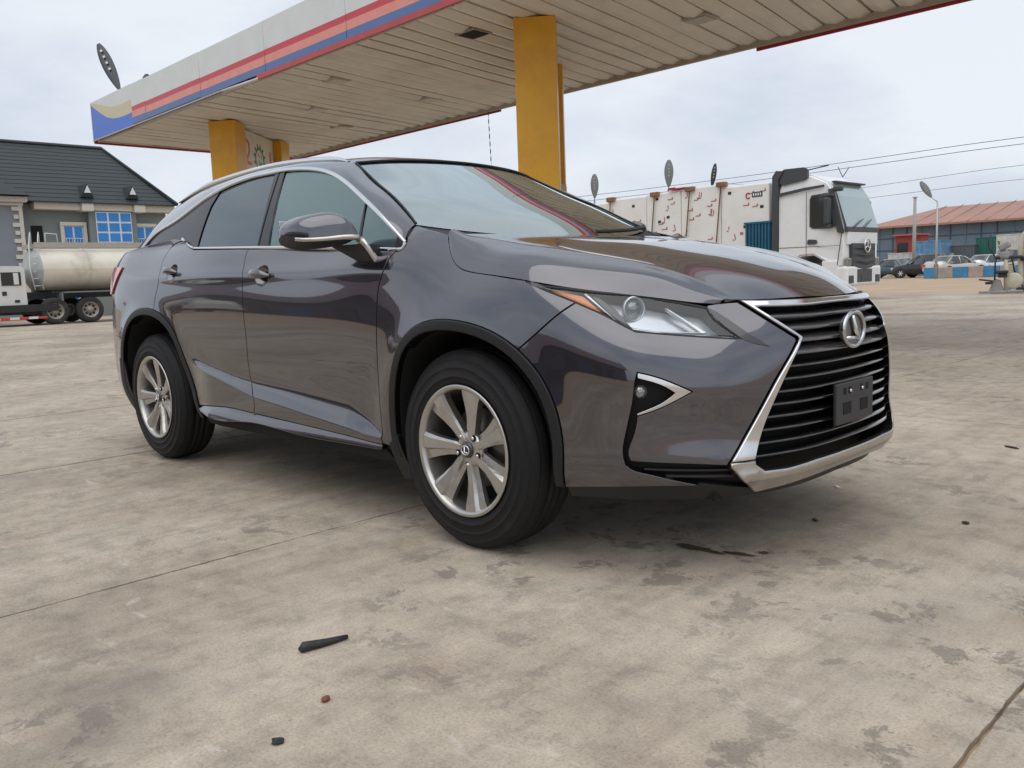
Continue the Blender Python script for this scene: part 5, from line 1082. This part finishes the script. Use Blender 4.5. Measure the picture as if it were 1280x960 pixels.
# ================================================================ white lorry with wrapped cargo
TW = mat('lorry_white', (.83, .83, .83), .32, var=.02, coat=.4); TG = mat('lorry_grey', (.06, .064, .068), .45); TGL = mat('lorry_grille', (.05, .053, .057), .4, .3)
XF, YR = -8.95, 22.0
tr = thing('cargo_lorry', 'white lorry cab with a large star grille facing right', 'lorry', (XF, YR, 0))
def cab_body():
    bm = bmesh.new(); prof = [(-2.12, 1.02), (-2.12, 3.25), (-2.0, 3.86), (-1.75, 3.90), (-1.1, 3.80), (-.55, 3.55), (-.34, 3.26), (-.02, 2.02), (.0, 1.3), (-.02, 1.0), (-.50, .98), (-.62, 1.20), (-.95, 1.38), (-1.35, 1.36), (-1.62, 1.15), (-1.72, .95)]
    vs_ = [bm.verts.new((x, 0, z)) for x, z in prof]; f_ = bm.faces.new(vs_); r_ = bmesh.ops.extrude_face_region(bm, geom=[f_])
    for v in [g_ for g_ in r_['geom'] if isinstance(g_, bmesh.types.BMVert)]: v.co.y = 2.48
    bmesh.ops.recalc_face_normals(bm, faces=bm.faces)
    # shoulders narrow towards the front and the roof
    for v in bm.verts:
        k_ = max(0, (v.co.x+.5)/.5)*.12+max(0, (v.co.z-3.2)/.7)*.16; v.co.y += k_ if v.co.y < 1 else -k_
    bmesh.ops.bevel(bm, geom=[e_ for e_ in bm.edges if abs(e_.verts[0].co.y-e_.verts[1].co.y) < .3], offset=.06, segments=3, affect='EDGES')
    bm.verts.index_update(); o = mobj('cab', [v.co.copy() for v in bm.verts], [tuple(v.index for v in f.verts) for f in bm.faces], TW, tr, smooth=False); bm.free(); return o
cab_body()
def sideplate(nm, pts, m, y=-.012, th=.02, dz=0):
    b = MB(); b.prism([(x, z) for x, z in pts], plane_M((0, y+th, 0), (1, 0, 0), (0, 0, 1)), th); o = b.build(nm, m, tr); return o
GLK = mat('lorry_glass', (.03, .04, .045), .06, coat=1.); 
sideplate('side_window', [(-1.02, 2.28), (-1.02, 3.02), (-.98, 3.12), (-.52, 3.16), (-.46, 3.05), (-.30, 2.24), (-.40, 2.20), (-.95, 2.22)], GLK, y=-.010)
sideplate('window_rubber', [(-1.06, 2.24), (-1.06, 3.05), (-1.0, 3.17), (-.50, 3.20), (-.42, 3.08), (-.25, 2.20), (-.40, 2.15), (-.95, 2.17)], TG, y=.0)
sideplate('door_seam', [(-1.17, 1.05), (-1.155, 1.05), (-1.155, 3.28), (-1.17, 3.28)], TG, y=-.003, th=.01); sideplate('door_seam', [(-2.05, 1.66), (-.10, 1.64), (-.10, 1.625), (-2.05, 1.645)], TG, y=-.003, th=.01); sideplate('door_seam', [(-.20, 1.05), (-.18, 1.05), (-.05, 2.0), (-.07, 2.0)], TG, y=.004, th=.02)
sideplate('door_handle', [(-1.12, 1.74), (-1.10, 1.84), (-1.06, 1.86), (-.84, 1.84), (-.80, 1.76), (-.86, 1.71), (-1.08, 1.71)], TG, y=-.03, th=.04)
sideplate('roof_band', [(-2.08, 3.22), (-1.2, 3.33), (-.60, 3.38), (-.60, 3.45), (-1.2, 3.42), (-2.08, 3.32)], TG, y=-.014)
sideplate('rear_fairing', [(-2.30, 1.2), (-2.10, 1.2), (-2.08, 3.75), (-1.90, 3.98), (-2.15, 4.02), (-2.28, 3.85)], TG, y=-.02, th=.30)
sideplate('roof_deflector', [(-2.05, 3.62), (-2.0, 3.98), (-1.90, 4.04), (-1.25, 4.03), (-1.15, 3.95), (-1.15, 3.72), (-1.25, 3.66), (-1.95, 3.56)], TG, y=.02, th=.12)
b = MB(); b.add([Vector((-.52, .28, 3.50)), Vector((-.52, 2.2, 3.50)), Vector((-.30, 2.34, 3.08)), Vector((-.30, .14, 3.08)), Vector((-.008, 2.36, 2.14)), Vector((-.008, .12, 2.14))], [(0, 3, 2, 1), (3, 5, 4, 2)]); b.v = [v+Vector((.055, 0, .02)) for v in b.v]; b.build('windscreen', mat('lorry_screen', (.30, .40, .40), .08, coat=1.), tr)
b = MB(); b.box((-.40, 1.24, 3.53), (.16, 2.05, .05), bev=.02); b.box((-.22, .10, 3.30), (.30, .16, .16), bev=.05); b.build('sun_visor', TG, tr)
sideplate('corner_pillar', [(-.50, 3.30), (-.36, 3.32), (-.04, 2.06), (-.05, 1.98), (-.20, 2.02)], TG, y=.02, th=.10)
b = MB(); b.box((-.30, 1.24, .72), (.60, 2.44, .58), bev=.06); b.box((-.42, .10, .95), (.5, .2, .5), bev=.04); b.build('bumper_corner', TW, tr)
b = MB(); b.box((.03, 1.24, 2.10), (.10, 2.3, .16), bev=.03); b.tube([(.10, .5, 2.16), (.02, 1.3, 2.42)], .018, 6); b.tube([(.10, 1.2, 2.16), (.02, 1.9, 2.42)], .018, 6); b.build('wiper_panel', TG, tr)
b = MB(); b.box((.02, 1.24, 1.85), (.08, 2.1, .40), bev=.03); b.build('front_flap', TW, tr)
b = MB(); b.box((.035, 1.24, 1.30), (.10, 1.70, .80), bev=.04); gr_ = b.build('front_grille', TGL, tr)
for k_ in range(4):
    b = MB(); zc = 1.60-.20*k_; b.add([Vector((.085, .45+.02*k_, zc+.09)), Vector((.15, 1.24, zc+.04)), Vector((.085, 2.03-.02*k_, zc+.09)), Vector((.085, 2.03-.02*k_, zc-.03)), Vector((.15, 1.24, zc-.08)), Vector((.085, .45+.02*k_, zc-.03))], [(0, 5, 4, 1), (1, 4, 3, 2)]); b.build('grille_louvre', TG, gr_)
b = MB(); c0 = Vector((.19, 1.24, 1.62)); b.tube([c0+Vector((0,   .20*math.cos(t), .20*math.sin(t))) for t in np.linspace(0, 2*math.pi, 25)[:-1]], .022, 6, closed=True)
for k_ in range(3): a_ = math.radians(90+120*k_); b.tube([c0, c0+Vector((0, .23*math.cos(a_), .23*math.sin(a_)))], [.04, .010], 6)
b.build('star_emblem', CHROME, tr)
b = MB(); b.box((.0, 1.24, .72), (.22, 2.46, .60), bev=.07); bp_ = b.build('bumper', TW, tr)
b = MB(); b.box((.10, 1.24, .72), (.05, 1.05, .40), bev=.02); b.box((.125, 1.24, .66), (.02, .50, .14)); b.build('bumper_intake', TG, bp_)
for y in (.30, 2.18):
    b = MB(); b.box((.10, y, .62), (.06, .34, .24), bev=.03); b.build('fog_lamp', TG, bp_)
    b = MB(); b.box((.035, y-.06*(1 if y < 1 else -1), 1.14), (.10, .36, .26), bev=.05); b.build('headlamp', mat('lorry_headlamp', (.30, .28, .25), .25, .4, var=.35, scale=14), tr)
b = MB(); b.box((-.42, -.16, 2.66), (.16, .26, .78), bev=.05); b.box((-.42, -.10, 2.22), (.14, .24, .12), bev=.03); b.box((-.50, -.02, 3.12), (.4, .08, .08), bev=.02); b.build('mirror', TG, tr)
b = MB(); b.box((-.42, 2.64, 2.66), (.16, .26, .78), bev=.05); b.build('mirror', TG, tr)
lorry_wheel(tr, (-1.15, .06, .5), .5).rotation_euler = (0, 0, R(-90))
b = MB(); b.box((-1.15, 1.24, .85), (1.2, 2.2, .3)); b.box((-6.6, 1.24, 1.12), (9.2, 1.0, .3)); b.box((-.9, .25, .62), (.5, .4, .5)); b.build('chassis', CHAS, tr)
b = MB(); b.box((-7.3, 1.24, 1.34), (10.0, 2.46, .14)); b.build('load_bed', STEEL, tr)
for x in (-6.2, -9.6, -10.8):
    w_ = lorry_wheel(tr, (x, .06, .5), .5); w_.rotation_euler = (0, 0, R(-90))
b = MB(); b.tube([(-1.6, .6, 3.98), (-.9, .9, 4.10), (-1.3, 1.2, 4.12)], .02, 5); b.tube([(-.45, .9, 3.70), (-.55, .8, 4.0)], .012, 5); b.tube([(-.45, .9, 3.70), (-.30, 1.0, 3.98)], .012, 5); b.build('roof_aerial', TG, tr)
hb_ = thing('blue_headboard', 'blue corrugated steel headboard between the cargo and the white cab', 'headboard', (XF-3.25, YR+.02, 1.42))
BLST = mat('blue_steel', (.016, .105, .17), .5, var=.12, scale=3, dirt=((.3, .33, .35), 5, .62, .4))
b = MB(); b.box((.45, 1.2, .55), (.9, 2.36, 1.02)); b.build('panel', BLST, hb_)
for k_ in range(8): b = MB(); b.box((.06+.112*k_, .0, .55), (.06, .05, 1.04)); b.build('rib', BLST, hb_)
b = MB(); b.box((.45, .0, 1.07), (.94, .08, .06)); b.build('top_rail', BLST, hb_)
# stacks of cartons in printed white wrap, lashed down
WRAP = mat('white_wrap', (.82, .80, .76), .45, var=.05, scale=2, bump=.15, bscale=6); PRT = mat('print_red', (.44, .20, .17), .5); PRB = mat('print_black', (.03, .03, .03), .5); PRG = mat('print_teal', (.04, .22, .20), .5); STRAP = mat('strap_brown', (.16, .085, .04), .7)
xe_, k_ = XF-2.42, 0
bl = [(1.75, 3.72, 0), (1.55, 3.83, .0), (1.45, 3.78, 0), (1.75, 3.74, 0), (1.35, 3.66, .06), (1.7, 3.74, .02), (1.6, 3.72, 0)]
names = ['nearest the blue headboard', 'second from the white cab', 'third from the white cab', 'fourth from the white cab', 'fifth from the white cab', 'sixth from the white cab, just above the windscreen', 'rearmost of the load']
for (ln_, top, dy), nm in zip(bl, names):
    x1 = xe_; x0 = xe_-ln_+.02; z0 = 1.42; xs = x1 if k_ else x1
    t = thing('wrapped_stack', 'white printed wrapped carton stack '+nm, 'cargo', ((x0+x1)/2, YR+1.24+dy, z0), 0, 'wrapped carton stacks on the lorry')
    b = MB(); b.box((0, 0, (top-z0)/2), (x1-x0, 2.36, top-z0), bev=.05); b.build('wrap', WRAP, t)
    rs = random.Random(90+k_); n_m = 17
    for q in range(n_m):
        px = rs.uniform(x0-(x0+x1)/2+.15, x1-(x0+x1)/2-.2); pz = rs.uniform(.15, top-z0-.2); bb = MB(); v_ = rs.random()
        if v_ < .55:
            bb.box((px, -1.186, pz), (.035, .006, rs.uniform(.10, .22)), rot=Matrix.Rotation(rs.uniform(-.25, .25), 3, 'Y')); bb.box((px-.05, -1.186, pz-.10), (.08, .006, .03))
        elif v_ < .85: bb.box((px, -1.186, pz), (rs.uniform(.12, .24), .006, .035)); bb.box((px+.09, -1.186, pz+.04), (.05, .006, .07))
        else: bb.box((px, -1.186, pz), (.12, .006, .09))
        bb.build('print_mark', PRB if v_ > .9 else PRT, t)
    if k_ in (0, 4):
        px = .35 if k_ == 0 else 0.0; pz = top-z0-.36; bb = MB(); bb.tube([Vector((px-.22+.07*math.cos(a_), -1.19, pz+.085*math.sin(a_))) for a_ in np.linspace(.7, 5.6, 14)], .022, 5); bb.build('print_letter', mat('print_logo_red', (.5, .05, .07), .5), t)
        bb = MB(); bb.box((px+.10, -1.188, pz+.02), (.36, .008, .16)); lb_ = bb.build('print_label', PRB, t)
        for q in range(4): bb = MB(); bb.box((px-.02+.08*q, -1.194, pz+.02), (.045, .006, .09)); bb.build('label_letter', WFR, lb_)
    if k_ == 3:
        bb = MB(); bb.tube([Vector((.35+.13*math.cos(a_), -1.19, 1.35+.13*math.sin(a_))) for a_ in np.linspace(0, 2*math.pi, 19)[:-1]], .015, 5, closed=True); bb.build('print_roundel', PRG, t)
    xe_ -= ln_; k_ += 1
for q, (sx_, top) in enumerate(((-13.07, 3.83), (-14.27, 3.80), (-15.71, 3.76), (-17.66, 3.76))):
    t = thing('lashing_strap', ['brown lashing strap next to the white cab on the cargo', 'brown lashing strap second from the white cab', 'brown lashing strap third from the white cab', 'brown lashing strap farthest from the white cab'][q], 'strap', (sx_, YR, 0), 0, 'lashing straps over the cargo')
    b = MB(); b.add([Vector((0, -.015, top+.03)), Vector((.05, -.015, top+.03)), Vector((-.20, -.015, 1.4)), Vector((-.25, -.015, 1.4)), Vector((0, 2.5, top+.03)), Vector((.05, 2.5, top+.03))], [(0, 3, 2, 1), (0, 1, 5, 4)]); b.build('webbing', STRAP, t)
    b = MB(); b.box((.02, .04, top-.02), (.34, .22, .16), bev=.03); b.build('corner_pad', mat('pad_brown', (.26, .14, .07), .8, var=.2), t)
b = MB(); b.box((0, 0, 0), (.75, .5, .05), bev=.02); b.box((-.2, -.22, .02), (.25, .06, .06)); o = b.build('red_tarp_scrap', mat('tarp_red', (.5, .04, .05), .5)); o.location = (-14.75, YR+.2, 3.845); tag(o, 'small red cloth scrap lying on top of the wrapped cargo', 'cloth')
# ================================================================ far right: barrier, parked cars, yard clutter, warehouse
BARC = mat('barrier_concrete', (.36, .31, .26), .85, var=.15, scale=3); BARB = mat('barrier_blue', (.05, .22, .42), .7, var=.15, scale=3, dirt=((.35, .31, .27), 4, .55, .7))
t = thing('road_barrier', 'low concrete barrier painted in blue and bare blocks', 'barrier', (-17.4, 58.9, 0), R(2))
for k_ in range(8):
    b = MB(); b.box((-2.5+.93*k_+.46, 0, .36), (.92, .5, .72), bev=.03); b.build('block', BARB if k_ % 2 == 0 else BARC, t)
CGL = mat('car_window', (.03, .04, .045), .07, coat=1.); TAILR = mat('tail_red', (.45, .03, .03), .25, coat=1.); HLM = mat('head_clear', (.7, .7, .7), .2)
def parked(loc, rz, col, label, suv=False, metal=.4):
    """small car facing +x"""
    t = thing('parked_car', label, 'car', loc, rz, 'cars parked beyond the barrier')
    m_ = mat('paint_%d_%d_%d' % tuple(int(c*999) for c in col), col, .3, metal, coat=1.)
    Lh = 2.3; H_ = 1.72 if suv else 1.45; zb = .92 if not suv else 1.02
    st = [(-Lh, .42, .70, .66), (-Lh+.12, .33, zb-.02, .80), (-1.4, .28, zb+.03, .89), (-.2, .26, zb, .90), (.9, .26, zb-.02, .90), (1.6, .30, zb-.10, .87), (2.1, .34, zb-.22, .78), (Lh+.05, .44, .62, .60)]
    G = []
    for x, z0, z1, w_ in st:
        h_ = z1-z0; G.append([(x, s_*w_*k_, z0+h_*f_) for s_, k_, f_ in ((-1, .80, 0), (-1, .99, .22), (-1, 1, .5), (-1, .965, .82), (-1, .86, 1), (0, 0, 1.03), (1, .86, 1), (1, .965, .82), (1, 1, .5), (1, .99, .22), (1, .80, 0))])
    D_ = spline_grid(G, 36, 31); b = MB(); b.grid([[Vector(p) for p in r] for r in D_], True, flip=True); b.add([Vector(p) for p in D_[0]], [tuple(range(31))]); b.add([Vector(p) for p in D_[-1]], [tuple(range(31))[::-1]]); b.build('body', m_, t)
    xr0, xr1 = ((-2.1, -1.85) if suv else (-1.75, -1.15)); xf1, xf0 = (.15, 1.0)
    rows = []
    for f_, in ((0,), (.35,), (.7,), (.93,), (1.0,)):
        z = zb-.02+(H_-zb+.02)*f_; xa = xr0+(xr1-xr0)*f_**.8; xb_ = xf0+(xf1-xf0)*f_; w_ = .82-.20*f_**1.3-(.10 if f_ == 1 else 0); rows.append([Vector(p) for p in ((xa, -w_*.85, z), (xa+.15, -w_, z), ((xa+xb_)/2, -w_*1.02, z), (xb_-.25, -w_*.96, z), (xb_, -w_*.7, z), (xb_+.05, 0, z), (xb_, w_*.7, z), (xb_-.25, w_*.96, z), ((xa+xb_)/2, w_*1.02, z), (xa+.15, w_, z), (xa, w_*.85, z), (xa-.03, 0, z), (xa, -w_*.85, z))])
    b = MB(); b.grid(rows[:4], True); b.build('windows', CGL, t)
    b = MB(); b.grid([[p+Vector((0, 0, .004)) for p in rows[3]], [p+Vector((0, 0, .004)) for p in rows[4]]], True); b.add([p+Vector((0, 0, .004)) for p in rows[4][:-1]], [tuple(range(12))])
    for s_ in (1, -1):       # pillars
        for x0_, x1_ in ((xf0-.05, xf1-.06), (-.35, -.38), (xr0+.2, xr1+.18)): b.tube([Vector((x0_, s_*.815, zb-.02)), Vector((x1_, s_*.655, H_-.07))], .04, 5)
    b.build('roof', m_, t)
    for x in (-1.38, 1.38):
        for s_ in (1, -1):
            b = MB(); b.lathe([(.19, -.01), (.21, 0), (.29, 0), (.33, -.03), (.335, -.2)], c=(x, 0, .335), axis='Y', n=20); b.v = [Vector((v.x, s_*(.91+v.y), v.z)) for v in b.v]; w_ = b.build('wheel', LRUB, t)
            b = MB()
            for k_ in range(6): a_ = math.pi*k_/3; b.box((x+.10*math.cos(a_), s_*.905, .335+.10*math.sin(a_)), (.19, .02, .05), rot=Matrix.Rotation(-a_, 3, 'Y'))
            b.build('rim', HLM, w_)
            b = MB(); b.lathe([(.001, 0), (.39, 0)], c=(x, 0, .36), axis='Y', n=20); b.v = [Vector((v.x, s_*.897+v.y, v.z)) for v in b.v]; b.build('arch', CHAS, t)
    for s_ in (1, -1):
        b = MB(); b.box((-Lh+.03, s_*.60, .80), (.12, .36, .20), bev=.04); b.build('tail_lamp', TAILR, t)
        b = MB(); b.box((Lh-.12, s_*.58, .70), (.16, .34, .14), bev=.04); b.build('headlamp', HLM, t)
    b = MB(); b.box((-Lh-.01, 0, .62), (.03, .5, .14)); b.build('number_plate', WFR, t)
    return t
parked((-25.2, 66.0, 0), R(168), (.035, .075, .11), 'dark teal saloon partly hidden behind the white lorry')
parked((-22.0, 64.6, 0), R(172), (.008, .009, .011), 'black sport utility car behind the end of the striped barrier', True)
parked((-19.3, 63.0, .05), R(62), (.55, .52, .45), 'cream saloon showing its tail lamps above the barrier')
parked((-18.3, 67.5, .05), R(65), (.72, .73, .74), 'white car just right of the cream saloon')
parked((-16.8, 70.0, .1), R(60), (.05, .05, .06), 'dark grey estate with red tail lamps behind the white car', True)
parked((-26.5, 72.5, .1), R(170), (.30, .32, .34), 'silver saloon with only its roof showing behind the black car')
parked((-14.9, 66.0, .0), R(168), (.42, .39, .33), 'beige car behind the exercise machine')
STB = mat('stack_blue', (.12, .26, .42), .6, var=.3, scale=2); CONTG = mat('container_green', (.02, .13, .11), .6, var=.15); CONTW = mat('container_white', (.55, .54, .50), .6, var=.15, scale=2); REDD = mat('gate_red', (.30, .05, .035), .6, var=.15)
def crate(nm, loc, d, m_, label, cat, rz=0., ribs=0):
    t = thing(nm, label, cat, loc, rz); b = MB(); b.box((0, 0, d[2]/2), d, bev=.03); b.build('body', m_, t)
    for k_ in range(ribs): b = MB(); b.box((-d[0]/2+d[0]*(k_+.5)/ribs, -d[1]/2-.02, d[2]/2), (d[0]/ribs*.45, .05, d[2]*.94)); b.build('rib', m_, t)
    b = MB(); b.box((0, 0, d[2]+.04), (d[0]+.06, d[1]+.06, .08)); b.build('lid', m_, t); return t
crate('shipping_container', (-29.0, 80., 0), (2.6, 3., 2.0), CONTW, 'white container at the foot of the red gate', 'container', ribs=5)
crate('crate_stack', (-25.9, 77, 0), (2.6, 2, 2.9), STB, 'pale blue stacked crates behind the black car', 'crates', ribs=6)
crate('shipping_container', (-21.9, 80, .6), (2.0, 2.5, 2.4), CONTG, 'green container behind the parked cars', 'container', ribs=4)
crate('shipping_container', (-19.9, 78, .9), (1.6, 2.5, 2.2), CONTW, 'white container right of the green container', 'container', ribs=4)
crate('lorry_body', (-23.9, 79, .5), (2.4, 2.4, 1.9), mat('body_grey', (.10, .11, .12), .6, var=.1), 'dark grey box body between the crates and green container', 'box', ribs=4)
crate('lorry_body', (-17.2, 80, .4), (2.6, 2.4, 2.2), mat('body_slate', (.14, .16, .18), .6, var=.1), 'slate box body near the far right edge', 'box', ribs=4)
# pole
t = thing('utility_pole', 'plain concrete pole left of the street lamp', 'pole', (-24.8, 70, 0)); b = MB(); b.tube([(0, 0, 0), (0, 0, 6.4)], [.17, .11], 10); b.build('shaft', mat('pole_concrete', (.36, .35, .33), .8, var=.1), t); b = MB(); b.box((0, 0, 6.35), (.3, .3, .08)); b.build('cap', STEEL, t)
# warehouse
WBL = mat('warehouse_sheet', (.13, .19, .235), .6, var=.10, scale=.5); WROOF = mat('warehouse_roof', (.36, .20, .155), .7, var=.08, scale=.5, dirt=((.33, .18, .14), .4, .5, .5))
wh = thing('warehouse', 'long blue warehouse with a red-brown sheet roof in the distance', 'warehouse', (-38.4, 95, 0), R(0))
b = MB(); b.box((38, 9, 2.7), (75.6, 18, 5.4)); b.build('wall', WBL, wh)
for k_ in range(50):
    b = MB(); b.box((.5+1.5*k_, -.04, 2.7), (.10, .08, 5.3)); b.build('wall_post', mat('post_dark', (.055, .075, .09), .6) if k_ % 3 else WBL, wh)
for z in (2.6, 3.9): b = MB(); b.box((38, -.05, z), (75.6, .08, .07)); b.build('wall_rail', mat('post_dark', (.055, .075, .09), .6), wh)
b = MB(); b.add([Vector((-1.0, -1.0, 5.25)), Vector((77, -1.0, 5.05)), Vector((77, 9, 7.7)), Vector((4.0, 9, 7.45)), Vector((-1., 19, 5.25)), Vector((77, 19, 5.05)), Vector((-1.0, -1.0, 5.05)), Vector((77, -1.0, 4.85))], [(0, 1, 2, 3), (0, 3, 4), (4, 3, 2, 5), (6, 7, 1, 0)]); b.build('roof', WROOF, wh)
for k_ in range(40): b = MB(); x = 4.5+1.8*k_; b.box((x, 4., 6.42), (.06, 10.3, .05), rot=Matrix.Rotation(math.atan2(2.3, 10), 3, 'X')); b.build('roof_seam', WROOF, wh)
rg_ = thing('red_gatehouse', 'red-brown gatehouse in front of the warehouse end', 'gatehouse', (-30.6, 84, 0)); b = MB(); b.box((0, 1, 1.9), (2.4, 2, 3.8)); b.build('wall', REDD, rg_); b = MB(); b.box((-.5, -.03, 2.5), (1., .08, 1.2)); b.build('window', CGL, rg_); b = MB(); b.box((0, .8, 3.85), (2.7, 2.4, .12)); b.build('roof', mat('gate_pink', (.5, .12, .12), .6), rg_)
# exercise machine standing in the yard
em = thing('exercise_machine', 'worn grey elliptical exercise machine standing on the open yard', 'exercise machine', (-6.2, 26.6, 0), R(10))
EG = mat('machine_grey', (.30, .30, .30), .5, var=.12, scale=6); EK = mat('machine_black', (.025, .025, .027), .55); EC = mat('machine_cream', (.55, .50, .40), .5, var=.08)
b = MB(); b.box((-.05, -.1, .05), (.75, .10, .07), bev=.02); b.box((.35, .15, .06), (.9, .5, .09), bev=.03); b.build('base_frame', EG, em)
b = MB(); b.add([Vector((-.15, -.12, .08)), Vector((.25, -.12, .08)), Vector((.15, -.12, .42)), Vector((.0, -.12, .46)), Vector((-.15, .12, .08)), Vector((.25, .12, .08)), Vector((.15, .12, .42)), Vector((.0, .12, .46))], [(0, 1, 2, 3), (7, 6, 5, 4), (0, 3, 7, 4), (1, 5, 6, 2), (3, 2, 6, 7)]); b.build('pedestal', EG, em)
b = MB(); b.box((-.22, -.15, .42), (.40, .16, .05), rot=Matrix.Rotation(R(8), 3, 'Y'), bev=.02); b.box((-.14, -.15, .33), (.2, .12, .08), bev=.02); b.build('pedal', EK, em)
b = MB(); b.box((.20, -.15, .66), (.36, .18, .10), bev=.03); b.box((.22, -.1, .55), (.25, .2, .12), bev=.03); b.build('pedal', EK, em)
b = MB(); b.tube([(.02, -.2, .42), (.02, -.2, .95), (.06, -.2, 1.06), (-.16, -.2, 1.42), (-.18, -.2, 1.60), (-.12, -.2, 1.80)], .024, 8); b.build('swing_handle', EK, em)
b = MB(); b.tube([(.55, .25, .42), (.45, .25, .95), (.40, .25, 1.10), (.10, .2, 1.35), (.05, .2, 1.62)], .024, 8); b.build('swing_handle', EK, em)
b = MB(); b.tube([(.35, 0, .1), (.30, 0, .7), (.28, 0, 1.35)], [.10, .07, .05], 10); b.build('upright', EC, em)
b = MB(); b.box((.24, 0, 1.46), (.34, .26, .20), rot=Matrix.Rotation(R(-25), 3, 'Y'), bev=.05); b.box((.25, 0, 1.18), (.30, .2, .26), bev=.08); b.build('console', EG, em)
b = MB(); b.box((.35, -.02, 1.10), (.75, .10, .10), bev=.03); b.build('crossbar', EK, em)
b = MB(); b.lathe([(.001, -.08), (.20, -.08), (.25, -.05), (.25, .05), (.20, .08), (.001, .08)], c=(.52, 0, .38), axis='Y', n=24); b.build('flywheel_cover', EC, em)
e2 = thing('cream_frame_machine', 'cream curved machine frame cut by the right edge of the picture', 'machine', (-5.42, 26.9, 0))
b = MB(); b.tube([(.0, 0, .1), (-.12, 0, .6), (-.16, 0, 1.3), (-.10, 0, 1.75), (.12, 0, 1.98), (.5, 0, 2.02), (.8, 0, 1.8), (.85, 0, .1)], .09, 10); b.build('frame', EC, e2)
b = MB(); b.tube([(.02, -.1, .5), (-.02, -.1, 1.2), (.05, -.1, 1.75)], .03, 8); b.box((.3, 0, 1.05), (.9, .3, .14), bev=.04); b.box((.35, 0, .12), (1.1, .5, .12), bev=.03); b.build('inner_frame', EK, e2)
# overhead power lines between far poles
for q, (za, zb_, y_) in enumerate(((11.12, 11.3, 80), (10.52, 10.75, 80), (8.1, 9.0, 80), (7.4, 8.0, 82))):
    b = MB(); xs = np.linspace(-75 if q < 2 else -46, 30, 24); b.tube([(x, y_, za+(zb_-za)*(x+49.7)/30-.25*math.sin(math.pi*((x+75) % 52.5)/52.5)) for x in xs], .026 if q < 2 else .018, 5)
    tag(b.build('power_line', CHAS), ['uppermost overhead power line crossing behind the lorry', 'second overhead power line just below the uppermost', 'third power line above the warehouse roof', 'lowest faint power line above the warehouse roof'][q], 'cable', 'overhead power lines')
# buildings behind the photographer: seen mirrored in the doors
rb_ = thing('roadside_block', 'long red-roofed block mirrored in the car doors', 'building', (-48, -29, 0))
b = MB(); b.box((0, -4, 2.2), (124, 8, 4.4)); b.build('wall', mat('block_wall', (.13, .125, .125), .8, var=.15, scale=.4), rb_)
b = MB(); b.add([Vector((-63, 1, 4.3)), Vector((63, 1, 4.3)), Vector((63, -4, 7.4)), Vector((-63, -4, 7.4)), Vector((63, -9, 4.3)), Vector((-63, -9, 4.3))], [(0, 1, 2, 3), (3, 2, 4, 5), (1, 4, 2), (0, 3, 5)]); b.build('roof', mat('block_roof', (.15, .10, .095), .6, var=.15, scale=.4), rb_)
for k_ in range(30): b = MB(); b.box((-60+4*k_, .03, 1.5), (2.4, .08, 2.6)); b.build('door', mat('block_door', (.06, .06, .065), .5) if k_ % 3 else mat('block_door_blue', (.06, .12, .25), .5), rb_)
tk = [o for o in sc.objects if o.name == 'tanker_lorry'][0]
c_ = copy_tree(tk); c_.location = (-34.0, -18.5, 0); c_.rotation_euler = (0, 0, R(90)); c_['label'] = 'tanker lorry behind the photographer, mirrored in the car doors'
